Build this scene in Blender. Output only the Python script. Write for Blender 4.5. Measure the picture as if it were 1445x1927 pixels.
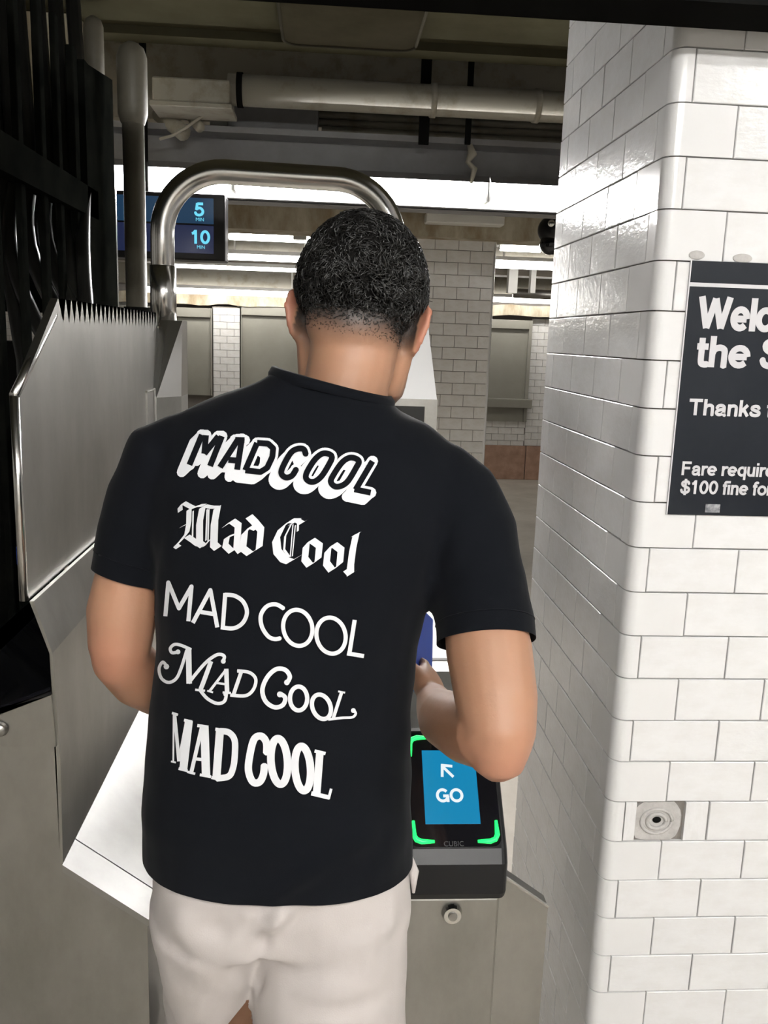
import bpy, bmesh, math, random
from mathutils import Vector, Matrix, noise
from mathutils.bvhtree import BVHTree
random.seed(7)
PI = math.pi
scene = bpy.context.scene
C = scene.collection
for o in list(bpy.data.objects):
    bpy.data.objects.remove(o, do_unlink=True)

# ------------------------------------------------------------------ camera
FPX, EYE = 1650.1, 1.6
RIGHT = Vector((0.99694, -0.06623, 0.03336))
UP = Vector((-0.02016, 0.19522, 0.98055))
FWD = Vector((0.07126, 0.97852, -0.19337))
FWD.normalize(); RIGHT = (RIGHT - FWD*RIGHT.dot(FWD)).normalized(); UP = RIGHT.cross(FWD)
CAM = Vector((0, 0, EYE))
cam_d = bpy.data.cameras.new('camera'); cam = bpy.data.objects.new('camera', cam_d); C.objects.link(cam)
m = Matrix.Identity(4)
for i in range(3):
    m[i][0], m[i][1], m[i][2], m[i][3] = RIGHT[i], UP[i], -FWD[i], CAM[i]
cam.matrix_world = m
cam_d.sensor_fit = 'VERTICAL'; cam_d.sensor_height = 24.0
cam_d.lens = 24.0*FPX/1927.0
cam_d.clip_start = 0.02
scene.camera = cam

# ------------------------------------------------------------------ world, exposure
w = bpy.data.worlds.new('world'); scene.world = w; w.use_nodes = True
w.node_tree.nodes['Background'].inputs[0].default_value = (0.9, 0.95, 1.0, 1)
w.node_tree.nodes['Background'].inputs[1].default_value = 0.02
vs = scene.view_settings
vs.view_transform = 'Standard'; vs.look = 'None'; vs.gamma = 1.0; vs.use_curve_mapping = False
vs.exposure = 1.2
EXPF = 2**vs.exposure
TUBE_NEAR, TUBE_MID, TUBE_FAR = 44.0, 52.0, 9.0      # strength of the fluorescent tubes by area

# ------------------------------------------------------------------ helpers
def ray(px, py):
    return (RIGHT*((px-722.5)/FPX) + UP*((963.5-py)/FPX) + FWD)
def P(px, py, Y):
    d = ray(px, py)
    return CAM + d*(Y/d.y)

MATS = {}
def mat(name, col, rough=0.5, metal=0.0, **k):
    if name in MATS: return MATS[name]
    M = bpy.data.materials.new(name); M.use_nodes = True
    nt = M.node_tree; b = nt.nodes['Principled BSDF']
    b.inputs['Base Color'].default_value = (*col, 1)
    b.inputs['Roughness'].default_value = rough
    b.inputs['Metallic'].default_value = metal
    if 'emit' in k:
        b.inputs['Emission Color'].default_value = (*k.get('ecol', col), 1)
        b.inputs['Emission Strength'].default_value = k['emit']
    if 'spec' in k: b.inputs['Specular IOR Level'].default_value = k['spec']
    if 'coat' in k: b.inputs['Coat Weight'].default_value = k['coat']; b.inputs['Coat Roughness'].default_value = 0.05
    if 'sheen' in k: b.inputs['Sheen Weight'].default_value = k['sheen']; b.inputs['Sheen Roughness'].default_value = 0.5
    if 'sss' in k:
        b.inputs['Subsurface Weight'].default_value = k['sss']
        b.inputs['Subsurface Radius'].default_value = (0.012, 0.005, 0.003)
        b.inputs['Subsurface Scale'].default_value = 0.6
    tc = nt.nodes.new('ShaderNodeTexCoord')
    if 'col2' in k:      # mottled second colour
        n = nt.nodes.new('ShaderNodeTexNoise'); n.inputs['Scale'].default_value = k.get('nscale', 4.0)
        n.inputs['Detail'].default_value = 8; n.inputs['Roughness'].default_value = 0.65
        mp = nt.nodes.new('ShaderNodeMapping'); mp.inputs['Scale'].default_value = k.get('nstretch', (1, 1, 1))
        nt.links.new(tc.outputs[k.get('coord', 'Object')], mp.inputs[0]); nt.links.new(mp.outputs[0], n.inputs['Vector'])
        r = nt.nodes.new('ShaderNodeValToRGB'); lo, hi = k.get('nrange', (0.4, 0.65))
        r.color_ramp.elements[0].position = lo; r.color_ramp.elements[1].position = hi
        r.color_ramp.elements[0].color = (*col, 1); r.color_ramp.elements[1].color = (*k['col2'], 1)
        nt.links.new(n.outputs['Fac'], r.inputs[0]); nt.links.new(r.outputs[0], b.inputs['Base Color'])
    if 'bump' in k:
        n2 = nt.nodes.new('ShaderNodeTexNoise'); n2.inputs['Scale'].default_value = k.get('bscale', 60)
        n2.inputs['Detail'].default_value = 4
        mp2 = nt.nodes.new('ShaderNodeMapping'); mp2.inputs['Scale'].default_value = k.get('bstretch', (1, 1, 1))
        nt.links.new(tc.outputs['Object'], mp2.inputs[0]); nt.links.new(mp2.outputs[0], n2.inputs['Vector'])
        bp = nt.nodes.new('ShaderNodeBump'); bp.inputs['Strength'].default_value = k['bump']; bp.inputs['Distance'].default_value = k.get('bdist', 0.002)
        nt.links.new(n2.outputs['Fac'], bp.inputs['Height']); nt.links.new(bp.outputs[0], b.inputs['Normal'])
    MATS[name] = M
    return M

def tag(o, label=None, cat=None, group=None, kind=None):
    if label: o['label'] = label
    if cat: o['category'] = cat
    if group: o['group'] = group
    if kind: o['kind'] = kind
    return o
def empty(name, loc, label=None, cat=None, group=None):
    o = bpy.data.objects.new(name, None); C.objects.link(o); o.location = loc
    o.empty_display_size = 0.05
    return tag(o, label, cat, group)
def link(name, me, parent=None, mtx=None):
    """meshes are authored in world coordinates; a parented part keeps its world place"""
    o = bpy.data.objects.new(name, me); C.objects.link(o)
    if mtx is not None: o.matrix_world = mtx
    if parent:
        o.parent = parent
        o.matrix_parent_inverse = wm(parent).inverted()
    return o
def wm(o):
    if o.parent: return wm(o.parent) @ o.matrix_parent_inverse @ o.matrix_basis
    return o.matrix_basis.copy()
def obj(name, bm, material, parent=None, smooth=False, origin=True):
    bmesh.ops.recalc_face_normals(bm, faces=bm.faces[:])
    off = Vector((0, 0, 0))
    if origin and bm.verts:
        lo = Vector([min(v.co[i] for v in bm.verts) for i in range(3)]); hi = Vector([max(v.co[i] for v in bm.verts) for i in range(3)])
        off = Vector(((lo.x+hi.x)/2, (lo.y+hi.y)/2, lo.z))
        for v in bm.verts: v.co -= off
    me = bpy.data.meshes.new(name); bm.to_mesh(me); bm.free()
    if smooth:
        for p in me.polygons: p.use_smooth = True
    me.materials.append(material)
    return link(name, me, parent, Matrix.Translation(off))
def B(): return bmesh.new()
def box(bm, x0, x1, y0, y1, z0, z1, bev=0.0):
    r = bmesh.ops.create_cube(bm, size=1.0)
    for v in r['verts']:
        v.co = Vector(((x0+x1)/2 + v.co.x*(x1-x0), (y0+y1)/2 + v.co.y*(y1-y0), (z0+z1)/2 + v.co.z*(z1-z0)))
    if bev > 0:
        es = list({e for v in r['verts'] for e in v.link_edges})
        bmesh.ops.bevel(bm, geom=es, offset=bev, segments=2, affect='EDGES', profile=0.5)
    return bm
def frames(pts):
    T = []
    for i in range(len(pts)):
        a = pts[max(i-1, 0)]; b = pts[min(i+1, len(pts)-1)]
        T.append((b-a).normalized())
    n = T[0].orthogonal().normalized(); out = []
    for t in T:
        n = (n - t*n.dot(t)).normalized(); out.append((n, t.cross(n)))
    return out
def loft(bm, rings, caps=True):
    vs_ = [[bm.verts.new(p) for p in r] for r in rings]
    n = len(rings[0])
    for a, b in zip(vs_, vs_[1:]):
        for i in range(n): bm.faces.new((a[i], a[(i+1) % n], b[(i+1) % n], b[i]))
    if caps:
        bm.faces.new(vs_[0][::-1]); bm.faces.new(vs_[-1])
    return vs_
def tube(bm, pts, rad, n=12, caps=True, domes=False):
    pts = [Vector(p) for p in pts]
    if not isinstance(rad, (list, tuple)): rad = [rad]*len(pts)
    rad = list(rad)
    if domes:
        a = (pts[0]-pts[1]).normalized(); b = (pts[-1]-pts[-2]).normalized()
        pts = [pts[0]+a*rad[0]*.95, pts[0]+a*rad[0]*.6] + pts + [pts[-1]+b*rad[-1]*.6, pts[-1]+b*rad[-1]*.95]
        rad = [rad[0]*.3, rad[0]*.8] + rad + [rad[-1]*.8, rad[-1]*.3]
    F = frames(pts)
    rings = [[p + (u*math.cos(2*PI*k/n) + v*math.sin(2*PI*k/n))*r for k in range(n)] for p, r, (u, v) in zip(pts, rad, F)]
    loft(bm, rings, caps); return bm
def prism(bm, poly, axis, a, b):
    """poly: 2D outline; axis 'y': points are (x,z); 'x': (y,z); 'z': (x,y)"""
    def mk(p, t):
        return Vector((p[0], t, p[1])) if axis == 'y' else Vector((t, p[0], p[1])) if axis == 'x' else Vector((p[0], p[1], t))
    A = [bm.verts.new(mk(p, a)) for p in poly]; Bv = [bm.verts.new(mk(p, b)) for p in poly]
    n = len(poly)
    f1 = bm.faces.new(A); f2 = bm.faces.new(Bv[::-1])
    for i in range(n): bm.faces.new((A[i], Bv[i], Bv[(i+1) % n], A[(i+1) % n]))
    bmesh.ops.triangulate(bm, faces=[f1, f2])
    return bm
def ellipsoid(bm, c, r, mtx=None, u=20, v=14):
    res = bmesh.ops.create_uvsphere(bm, u_segments=u, v_segments=v, radius=1.0)
    for q in res['verts']:
        p = Vector((q.co.x*r[0], q.co.y*r[1], q.co.z*r[2]))
        if mtx is not None: p = mtx @ p
        q.co = p + Vector(c)
    return bm
def evaluated(bm, mods):
    me = bpy.data.meshes.new('tmp'); bm.to_mesh(me); bm.free()
    o = bpy.data.objects.new('tmp', me); C.objects.link(o)
    for t, kw in mods:
        md = o.modifiers.new('m', t)
        for a, v in kw.items(): setattr(md, a, v)
    dg = bpy.context.evaluated_depsgraph_get(); dg.update()
    out = bpy.data.meshes.new_from_object(o.evaluated_get(dg))
    bpy.data.objects.remove(o, do_unlink=True); bpy.data.meshes.remove(me)
    return out
def catmull(pts, n=8, closed=False):
    out = []; N = len(pts)
    rng = range(N) if closed else range(N-1)
    for i in rng:
        g = (lambda k: pts[k % N]) if closed else (lambda k: pts[min(max(k, 0), N-1)])
        p0, p1, p2, p3 = g(i-1), g(i), g(i+1), g(i+2)
        for s in range(n):
            t = s/n
            out.append(tuple(0.5*((2*b)+(-a+c)*t+(2*a-5*b+4*c-d)*t*t+(-a+3*b-3*c+d)*t**3) for a, b, c, d in zip(p0, p1, p2, p3)))
    if not closed: out.append(tuple(pts[-1]))
    return out
def text(name, body, size, mtx, material, parent, bold=0.0, extrude=0.0005, align='LEFT', spacing=1.0):
    cu = bpy.data.curves.new(name, 'FONT'); cu.body = body; cu.size = size; cu.extrude = extrude
    cu.align_x = align; cu.offset = bold; cu.space_character = spacing; cu.resolution_u = 4
    o = bpy.data.objects.new('tmp', cu); C.objects.link(o)
    dg = bpy.context.evaluated_depsgraph_get(); dg.update()
    me = bpy.data.meshes.new_from_object(o.evaluated_get(dg))
    bpy.data.objects.remove(o, do_unlink=True)
    me.materials.clear(); me.materials.append(material)
    return link(name, me, parent, mtx)
def axes(origin, x, y):
    x = x.normalized(); z = x.cross(y).normalized(); y = z.cross(x)
    M = Matrix.Identity(4)
    for i in range(3): M[i][0], M[i][1], M[i][2], M[i][3] = x[i], y[i], z[i], origin[i]
    return M

def arc(cx, cy, rx, ry, a0, a1, n=14): return [(cx+rx*math.cos(math.radians(a0+(a1-a0)*k/n)), cy+ry*math.sin(math.radians(a0+(a1-a0)*k/n))) for k in range(n+1)]
_arch = catmull([(.13, .42), (.20, .57), (.37, .635), (.52, .58), (.55, .44), (.55, 0)], 5)
_S = catmull([(.78, .72), (.70, .86), (.46, .905), (.20, .84), (.15, .70), (.26, .58), (.50, .505), (.74, .42), (.81, .27), (.70, .13), (.44, .085), (.18, .14), (.09, .31)], 4)
GLYPH = {   # grotesque capitals and small letters as pen strokes, cap height 1
 'W': (1.33, [[(.09, 1), (.37, .05)], [(.37, .05), (.66, .95)], [(.66, .95), (.95, .05)], [(.95, .05), (1.23, 1)]]),
 'e': (.76, [[(.12, .36), (.64, .36)], arc(.38, .365, .28, .28, 0, 318)]), 'l': (.27, [[(.13, 0), (.13, 1)]]), 'c': (.73, [arc(.38, .365, .28, .28, 42, 318)]),
 't': (.44, [[(.20, .93), (.20, .20)], catmull([(.20, .24), (.22, .12), (.32, .085), (.42, .09)], 4), [(.03, .655), (.42, .655)]]),
 'h': (.69, [[(.13, 0), (.13, 1)], _arch]), 'S': (.92, [_S]), 'T': (.86, [[(.03, .905), (.82, .905)], [(.425, .9), (.425, 0)]]),
 'a': (.72, [catmull([(.13, .48), (.20, .60), (.37, .645), (.52, .58), (.55, .45), (.55, .14), (.61, .03)], 4), catmull([(.55, .41), (.32, .37), (.15, .30), (.12, .18), (.22, .085), (.40, .10), (.55, .24)], 4)]),
 'n': (.69, [[(.13, 0), (.13, .72)], _arch]), 'k': (.66, [[(.13, 0), (.13, 1)], [(.15, .27), (.53, .71)], [(.30, .42), (.57, .02)]]),
 's': (.66, [catmull([(.55, .51), (.48, .62), (.33, .645), (.17, .60), (.14, .49), (.24, .42), (.42, .355), (.56, .28), (.57, .16), (.46, .095), (.30, .085), (.13, .14), (.08, .25)], 4)]),
 'f': (.42, [catmull([(.20, 0), (.20, .40), (.20, .74), (.24, .88), (.34, .915), (.43, .90)], 4), [(.03, .655), (.40, .655)]]), 'o': (.77, [arc(.385, .365, .285, .28, 0, 360, 20)]),
 'F': (.77, [[(.13, 0), (.13, 1)], [(.13, .905), (.74, .905)], [(.13, .52), (.66, .52)]]), 'r': (.46, [[(.13, 0), (.13, .72)], catmull([(.13, .40), (.20, .56), (.34, .63), (.45, .625)], 4)]),
 'q': (.72, [arc(.36, .365, .26, .28, 0, 360, 20), [(.58, .72), (.58, -.25)]]), 'd': (.72, [arc(.36, .365, .26, .28, 0, 360, 20), [(.58, 1), (.58, 0)]]),
 'u': (.69, [catmull([(.13, .72), (.13, .30), (.18, .14), (.32, .085), (.47, .14), (.55, .30)], 4), [(.55, .72), (.55, 0)]]), 'i': (.27, [[(.13, 0), (.13, .72)], [(.13, .83), (.13, 1)]]),
 '$': (.80, [[(x*.86, y) for x, y in _S], [(.385, 1.09), (.385, -.09)]]), '1': (.72, [[(.40, 0), (.40, 1)], [(.12, .73), (.26, .77), (.38, .93)]]), '0': (.78, [arc(.39, .5, .27, .41, 0, 360, 22)]),
 '5': (.78, [[(.68, .905), (.25, .905)], [(.25, .95), (.17, .45)], catmull([(.17, .50), (.36, .60), (.55, .55), (.66, .36), (.58, .16), (.38, .085), (.18, .13), (.09, .28)], 4)]),
 'G': (1.0, [arc(.49, .5, .39, .41, 42, 330, 18), [(.52, .45), (.93, .45)], [(.86, .45), (.86, .02)]]), 'O': (1.02, [arc(.5, .5, .40, .41, 0, 360, 24)]), ' ': (.33, [])}
def pen(pts, wd):
    """quads and joint discs of a polyline drawn with a round pen"""
    out = []
    for (ax, ay), (bx, by) in zip(pts, pts[1:]):
        L = math.hypot(bx-ax, by-ay)
        if L < 1e-9: continue
        nx, ny = -(by-ay)/L*wd/2, (bx-ax)/L*wd/2
        out.append([(ax-nx, ay-ny), (bx-nx, by-ny), (bx+nx, by+ny), (ax+nx, ay+ny)])
    for x, y in pts[1:-1]: out.append([(x+wd/2*math.cos(PI*k/5), y+wd/2*math.sin(PI*k/5)) for k in range(10)])
    if len(pts) > 3 and math.hypot(pts[0][0]-pts[-1][0], pts[0][1]-pts[-1][1]) < 1e-6: out.append([(pts[0][0]+wd/2*math.cos(PI*k/5), pts[0][1]+wd/2*math.sin(PI*k/5)) for k in range(10)])
    return out
def grotesk(name, s, org, xd, yd, cap, material, parent, wd=.19, xs=1.0, track=0.0, align='LEFT'):
    tot = sum(GLYPH[ch][0]*xs+track for ch in s); x = -tot/2 if align == 'CENTER' else 0.0
    bm = bmesh.new(); xd, yd = xd.normalized(), yd.normalized(); zd = xd.cross(yd)
    idx = 0
    for ch in s:
        adv, st_ = GLYPH[ch]
        for pts in st_:
            for q in pen([(px*xs, py) for px, py in pts], wd):
                idx += 1; f = bm.faces.new([bm.verts.new(org + xd*(x+u)*cap + yd*v*cap + zd*((idx % 37)*2.2e-5)) for u, v in q])
                f.normal_update()
                if f.normal.dot(zd) < 0: f.normal_flip()
        x += adv*xs+track
    me = bpy.data.meshes.new(name); bm.to_mesh(me); bm.free(); me.materials.append(material)
    return link(name, me, parent)

# ------------------------------------------------------------------ materials
tileM = mat('glazed_white_tile', (0.80, 0.80, 0.805), 0.13, 0, col2=(0.755, 0.75, 0.745), nscale=3, coord='Object', bump=0.25, bscale=9, bdist=0.002, spec=0.5)
farTileM = mat('far_white_tile', (0.80, 0.79, 0.77), 0.2, 0, col2=(0.72, 0.70, 0.66), nscale=2)
groutM = mat('grout', (0.22, 0.20, 0.18), 0.9, bump=0.4, bscale=200)
cementM = mat('cement', (0.52, 0.505, 0.49), 0.95, col2=(0.40, 0.385, 0.37), nscale=30, bump=0.8, bscale=120)
steelM = mat('brushed_steel', (0.39, 0.385, 0.365), 0.36, 1.0, col2=(0.30, 0.295, 0.275), nscale=5, nstretch=(1, 1, .5), bump=0.05, bscale=120, bstretch=(1, .03, 1))
steelLM = mat('polished_steel', (0.66, 0.65, 0.63), 0.22, 1.0, bump=0.04, bscale=40)
lidM = mat('lid_steel', (0.38, 0.378, 0.37), 0.38, 1.0, col2=(0.32, 0.318, 0.31), nscale=4, bump=0.05, bscale=60)
steelDM = mat('dull_steel', (0.36, 0.35, 0.33), 0.42, 1.0, col2=(0.27, 0.26, 0.24), nscale=6, bump=0.06, bscale=90)
blackM = mat('black_paint', (0.004, 0.0045, 0.004), 0.6, col2=(0.008, 0.0085, 0.007), nscale=12, spec=0.0)
gateM = mat('gate_enamel', (0.012, 0.012, 0.011), 0.3, spec=0.3)
ironM = mat('dark_iron', (0.008, 0.008, 0.0075), 0.7, spec=0.0)
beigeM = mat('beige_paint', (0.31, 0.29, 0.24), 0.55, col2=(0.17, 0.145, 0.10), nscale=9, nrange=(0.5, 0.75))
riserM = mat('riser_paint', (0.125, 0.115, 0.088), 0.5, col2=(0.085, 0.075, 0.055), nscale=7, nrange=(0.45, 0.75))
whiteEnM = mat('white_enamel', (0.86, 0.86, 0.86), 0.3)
scalpM = mat('scalp_hair', (0.006, 0.0055, 0.005), 0.9, spec=0.1)
plasterM = mat('stained_plaster', (0.52, 0.48, 0.38), 0.85, col2=(0.27, 0.21, 0.13), nscale=5, nstretch=(1, 1, .4), bump=0.5, bscale=20)
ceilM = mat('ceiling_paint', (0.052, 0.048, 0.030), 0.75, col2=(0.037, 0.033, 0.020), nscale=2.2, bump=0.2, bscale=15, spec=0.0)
greyM = mat('grey_paint', (0.20, 0.20, 0.205), 0.5, col2=(0.15, 0.145, 0.145), nscale=3)
panelM = mat('grey_shutter_paint', (0.29, 0.28, 0.24), 0.5, col2=(0.25, 0.24, 0.205), nscale=2)
floorM = mat('concrete_floor', (0.52, 0.48, 0.42), 0.55, col2=(0.40, 0.365, 0.31), nscale=2.5, bump=0.15, bscale=40)
graniteM = mat('salmon_granite', (0.52, 0.33, 0.24), 0.35, col2=(0.34, 0.20, 0.14), nscale=9, nrange=(0.35, 0.7))
tubeN = mat('tube_light_near', (1, 1, 1), emit=TUBE_NEAR, ecol=(1.0, 0.985, 0.96))
tubeMm = mat('tube_light_mid', (1, 1, 1), emit=TUBE_MID, ecol=(1.0, 0.98, 0.96))
tubeF = mat('tube_light_far', (1, 1, 1), emit=TUBE_FAR, ecol=(1.0, 0.97, 0.93))
fixtureM = mat('fixture_enamel', (0.75, 0.74, 0.70), 0.4)
plasticM = mat('black_plastic', (0.007, 0.007, 0.008), 0.33, spec=0.28)
glassM = mat('black_glass', (0.006, 0.006, 0.008), 0.06)
screenM = mat('blue_screen', (0.0, 0.0, 0.0), 0.2, emit=1.0/EXPF, ecol=(0.008, 0.235, 0.46))
whiteGlowM = mat('white_glow', (0, 0, 0), 0.3, emit=1.0/EXPF, ecol=(0.85, 0.92, 0.95))
ledM = mat('green_led', (0.0, 0.1, 0.02), 0.3, emit=3.0/EXPF, ecol=(0.01, 1.0, 0.09))
clockM = mat('clock_screen', (0.0, 0.0, 0.0), 0.25, emit=1.0/EXPF, ecol=(0.012, 0.040, 0.085))
clockDM = mat('clock_screen_dark', (0.0, 0.0, 0.0), 0.25, emit=1.0/EXPF, ecol=(0.014, 0.02, 0.058))
cyanM = mat('cyan_digits', (0, 0, 0), 0.3, emit=1.0/EXPF, ecol=(0.16, 0.72, 0.95))
skinM = mat('skin', (0.40, 0.215, 0.132), 0.5, sss=0.12, bump=0.08, bscale=260)
cottonM = mat('black_cotton', (0.0034, 0.0042, 0.0065), 0.9, spec=0.12, sheen=0.035, bump=0.25, bscale=900, bdist=0.0006)
printM = mat('white_print', (0.78, 0.79, 0.82), 0.6)
shortsM = mat('cream_cotton', (0.53, 0.49, 0.472), 0.85, bump=0.15, bscale=500, sheen=0.1)
hairM = mat('black_hair', (0.008, 0.0075, 0.007), 0.35)
posterM = mat('poster_black', (0.010, 0.0125, 0.018), 0.30, col2=(0.015, 0.018, 0.024), nscale=6, spec=0.3)
posterWM = mat('poster_white', (0.62, 0.61, 0.63), 0.35)
phoneM = mat('blue_phone_case', (0.03, 0.07, 0.36), 0.35)

# skin: stubble tint attribute mixed in
def skin_nodes():
    nt = skinM.node_tree; b = nt.nodes['Principled BSDF']
    at = nt.nodes.new('ShaderNodeAttribute'); at.attribute_name = 'stubble'
    rd = nt.nodes.new('ShaderNodeAttribute'); rd.attribute_name = 'ruddy'
    no = nt.nodes.new('ShaderNodeTexNoise'); no.inputs['Scale'].default_value = 600
    mul = nt.nodes.new('ShaderNodeMath'); mul.operation = 'MULTIPLY_ADD'
    nt.links.new(no.outputs['Fac'], mul.inputs[0]); mul.inputs[1].default_value = 0.5; mul.inputs[2].default_value = -0.25
    add = nt.nodes.new('ShaderNodeMath'); add.operation = 'ADD'; add.use_clamp = True
    gate = nt.nodes.new('ShaderNodeMath'); gate.operation = 'MULTIPLY'
    nt.links.new(mul.outputs[0], gate.inputs[0]); nt.links.new(at.outputs['Fac'], gate.inputs[1])
    nt.links.new(at.outputs['Fac'], add.inputs[0]); nt.links.new(gate.outputs[0], add.inputs[1])
    m1 = nt.nodes.new('ShaderNodeMix'); m1.data_type = 'RGBA'
    m1.inputs[6].default_value = (0.40, 0.215, 0.132, 1); m1.inputs[7].default_value = (0.46, 0.185, 0.125, 1)
    nt.links.new(rd.outputs['Fac'], m1.inputs[0])
    m2 = nt.nodes.new('ShaderNodeMix'); m2.data_type = 'RGBA'
    nt.links.new(m1.outputs[2], m2.inputs[6]); m2.inputs[7].default_value = (0.035, 0.03, 0.028, 1)
    nt.links.new(add.outputs[0], m2.inputs[0]); nt.links.new(m2.outputs[2], b.inputs['Base Color'])
skin_nodes()

# ------------------------------------------------------------------ setting: floor, walls, ceilings
def struct(name, bm, material, parent=None):
    o = obj(name, bm, material, parent)
    if not parent: o['kind'] = 'structure'
    return o
XL, XR, YB, YF = -4.6, 5.4, -4.0, 10.3
struct('floor', box(B(), XL, XR, YB, YF+.3, -0.1, 0), floorM)
CZ = EYE + 1.1
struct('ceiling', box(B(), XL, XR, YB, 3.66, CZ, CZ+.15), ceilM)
struct('ceiling_far', box(B(), XL, XR, 4.55, YF+.3, EYE+.98, EYE+1.1), beigeM)
struct('ceiling_slab', box(B(), XL, XR, 3.66, 4.55, EYE+1.55, EYE+1.7), ceilM)
b = B(); box(b, XL, XR, 3.56, 3.66, CZ-.03, CZ+.6)
struct('trim_1', b, ceilM)
b = B(); box(b, XL, XR, 4.47, 4.55, EYE+.98, EYE+1.55)
struct('trim_2', b, beigeM)

def far_tile_material():
    M = mat('wall_tile_bond', (0.78, 0.77, 0.74), 0.2)
    nt = M.node_tree; bs = nt.nodes['Principled BSDF']
    tc = nt.nodes.new('ShaderNodeTexCoord'); sp = nt.nodes.new('ShaderNodeSeparateXYZ'); cb = nt.nodes.new('ShaderNodeCombineXYZ')
    ad = nt.nodes.new('ShaderNodeMath'); ad.operation = 'ADD'
    nt.links.new(tc.outputs['Object'], sp.inputs[0]); nt.links.new(sp.outputs[0], ad.inputs[0]); nt.links.new(sp.outputs[1], ad.inputs[1])
    nt.links.new(ad.outputs[0], cb.inputs[0]); nt.links.new(sp.outputs[2], cb.inputs[1])
    br = nt.nodes.new('ShaderNodeTexBrick'); br.inputs['Scale'].default_value = 1
    br.inputs['Brick Width'].default_value = .156; br.inputs['Row Height'].default_value = .078; br.inputs['Mortar Size'].default_value = .0015
    br.inputs['Color1'].default_value = (.78, .77, .74, 1); br.inputs['Color2'].default_value = (.74, .73, .70, 1); br.inputs['Mortar'].default_value = (.3, .28, .25, 1)
    nt.links.new(cb.outputs[0], br.inputs[0]); nt.links.new(br.outputs[0], bs.inputs['Base Color'])
    return M
bondM = far_tile_material()
struct('wall_back', box(B(), XL, XR, YB-.15, YB, 0, EYE+1.7), bondM)
struct('wall_left', box(B(), XL-.15, XL, YB, YF+.3, 0, EYE+1.7), bondM)
struct('wall_right', box(B(), XR, XR+.15, YB, YF+.3, 0, EYE+1.7), bondM)

# tiles: one shared unit mesh of a chamfered tile, scaled per piece
def unit_tile(name, material):
    bm = B(); bmesh.ops.create_cube(bm, size=1.0)
    for v in bm.verts:
        v.co = Vector((v.co.x, v.co.y, v.co.z))
    me = bpy.data.meshes.new(name)
    # proud face (-y) slightly smaller: a chamfer
    bmesh.ops.delete(bm, geom=bm.verts[:], context='VERTS')
    e = 0.008; ez = 0.015
    r0 = [(-.5, .5, -.5), (.5, .5, -.5), (.5, .5, .5), (-.5, .5, .5)]
    r1 = [(-.5, -.38, -.5), (.5, -.38, -.5), (.5, -.38, .5), (-.5, -.38, .5)]
    r2 = [(-.5+e, -.5, -.5+ez), (.5-e, -.5, -.5+ez), (.5-e, -.5, .5-ez), (-.5+e, -.5, .5-ez)]
    loft(bm, [r0, r1, r2]); bmesh.ops.recalc_face_normals(bm, faces=bm.faces[:])
    bm.to_mesh(me); bm.free(); me.materials.append(material)
    return me
tile_me = unit_tile('tile', tileM); ftile_me = unit_tile('far_tile', farTileM)
GAP = 0.0022; TH = 0.078
def put_tile(me, parent, c, wdt, hgt, thick, rz=0.0, jit=0.004):
    o = bpy.data.objects.new('tile', me); C.objects.link(o)
    M = Matrix.Translation(c) @ Matrix.Rotation(rz, 4, 'Z') @ Matrix.Rotation(random.gauss(0, jit), 4, 'X') @ Matrix.Rotation(random.gauss(0, jit), 4, 'Z')
    o.matrix_world = M @ Matrix.Diagonal((wdt, thick, hgt, 1))
    o.parent = parent; o.matrix_parent_inverse = wm(parent).inverted()
    return o

# ---- the near tiled pillar
XC, YC, RAD, PW, Z0 = 0.5217, 1.4282, 0.0213, 0.638, EYE+0.5272
TK = 0.009
pil = struct('wall_pillar', box(B(), XC+TK, 1.75, YC-RAD+TK, YC+PW+RAD, 0, CZ), groutM)
def bullnose(fl, ll):
    """corner tile: rounded L seen from above, fl along the front, ll along the left face"""
    n = 18; outer = [(XC, YC+ll)] + [(XC+RAD-RAD*math.cos(a), YC-RAD*math.sin(a)) for a in [PI/2*k/n for k in range(n+1)]] + [(XC+RAD+fl, YC-RAD)]
    r2 = RAD-TK
    inner = [(XC+RAD+fl, YC-RAD+TK)] + [(XC+RAD-r2*math.cos(a), YC-r2*math.sin(a)) for a in [PI/2*k/n for k in range(n, -1, -1)]] + [(XC+TK, YC+ll)]
    bm = B(); prism(bm, outer+inner, 'z', -TH/2+GAP/2, TH/2-GAP/2)
    bmesh.ops.recalc_face_normals(bm, faces=bm.faces[:])
    me = bpy.data.meshes.new('corner_tile'); bm.to_mesh(me); bm.free(); me.materials.append(tileM)
    return me
bnA, bnB = bullnose(0.010, 0.105), bullnose(0.084, 0.030)
k0 = -int((CZ-Z0)/TH); k1 = int(Z0/TH)
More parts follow.
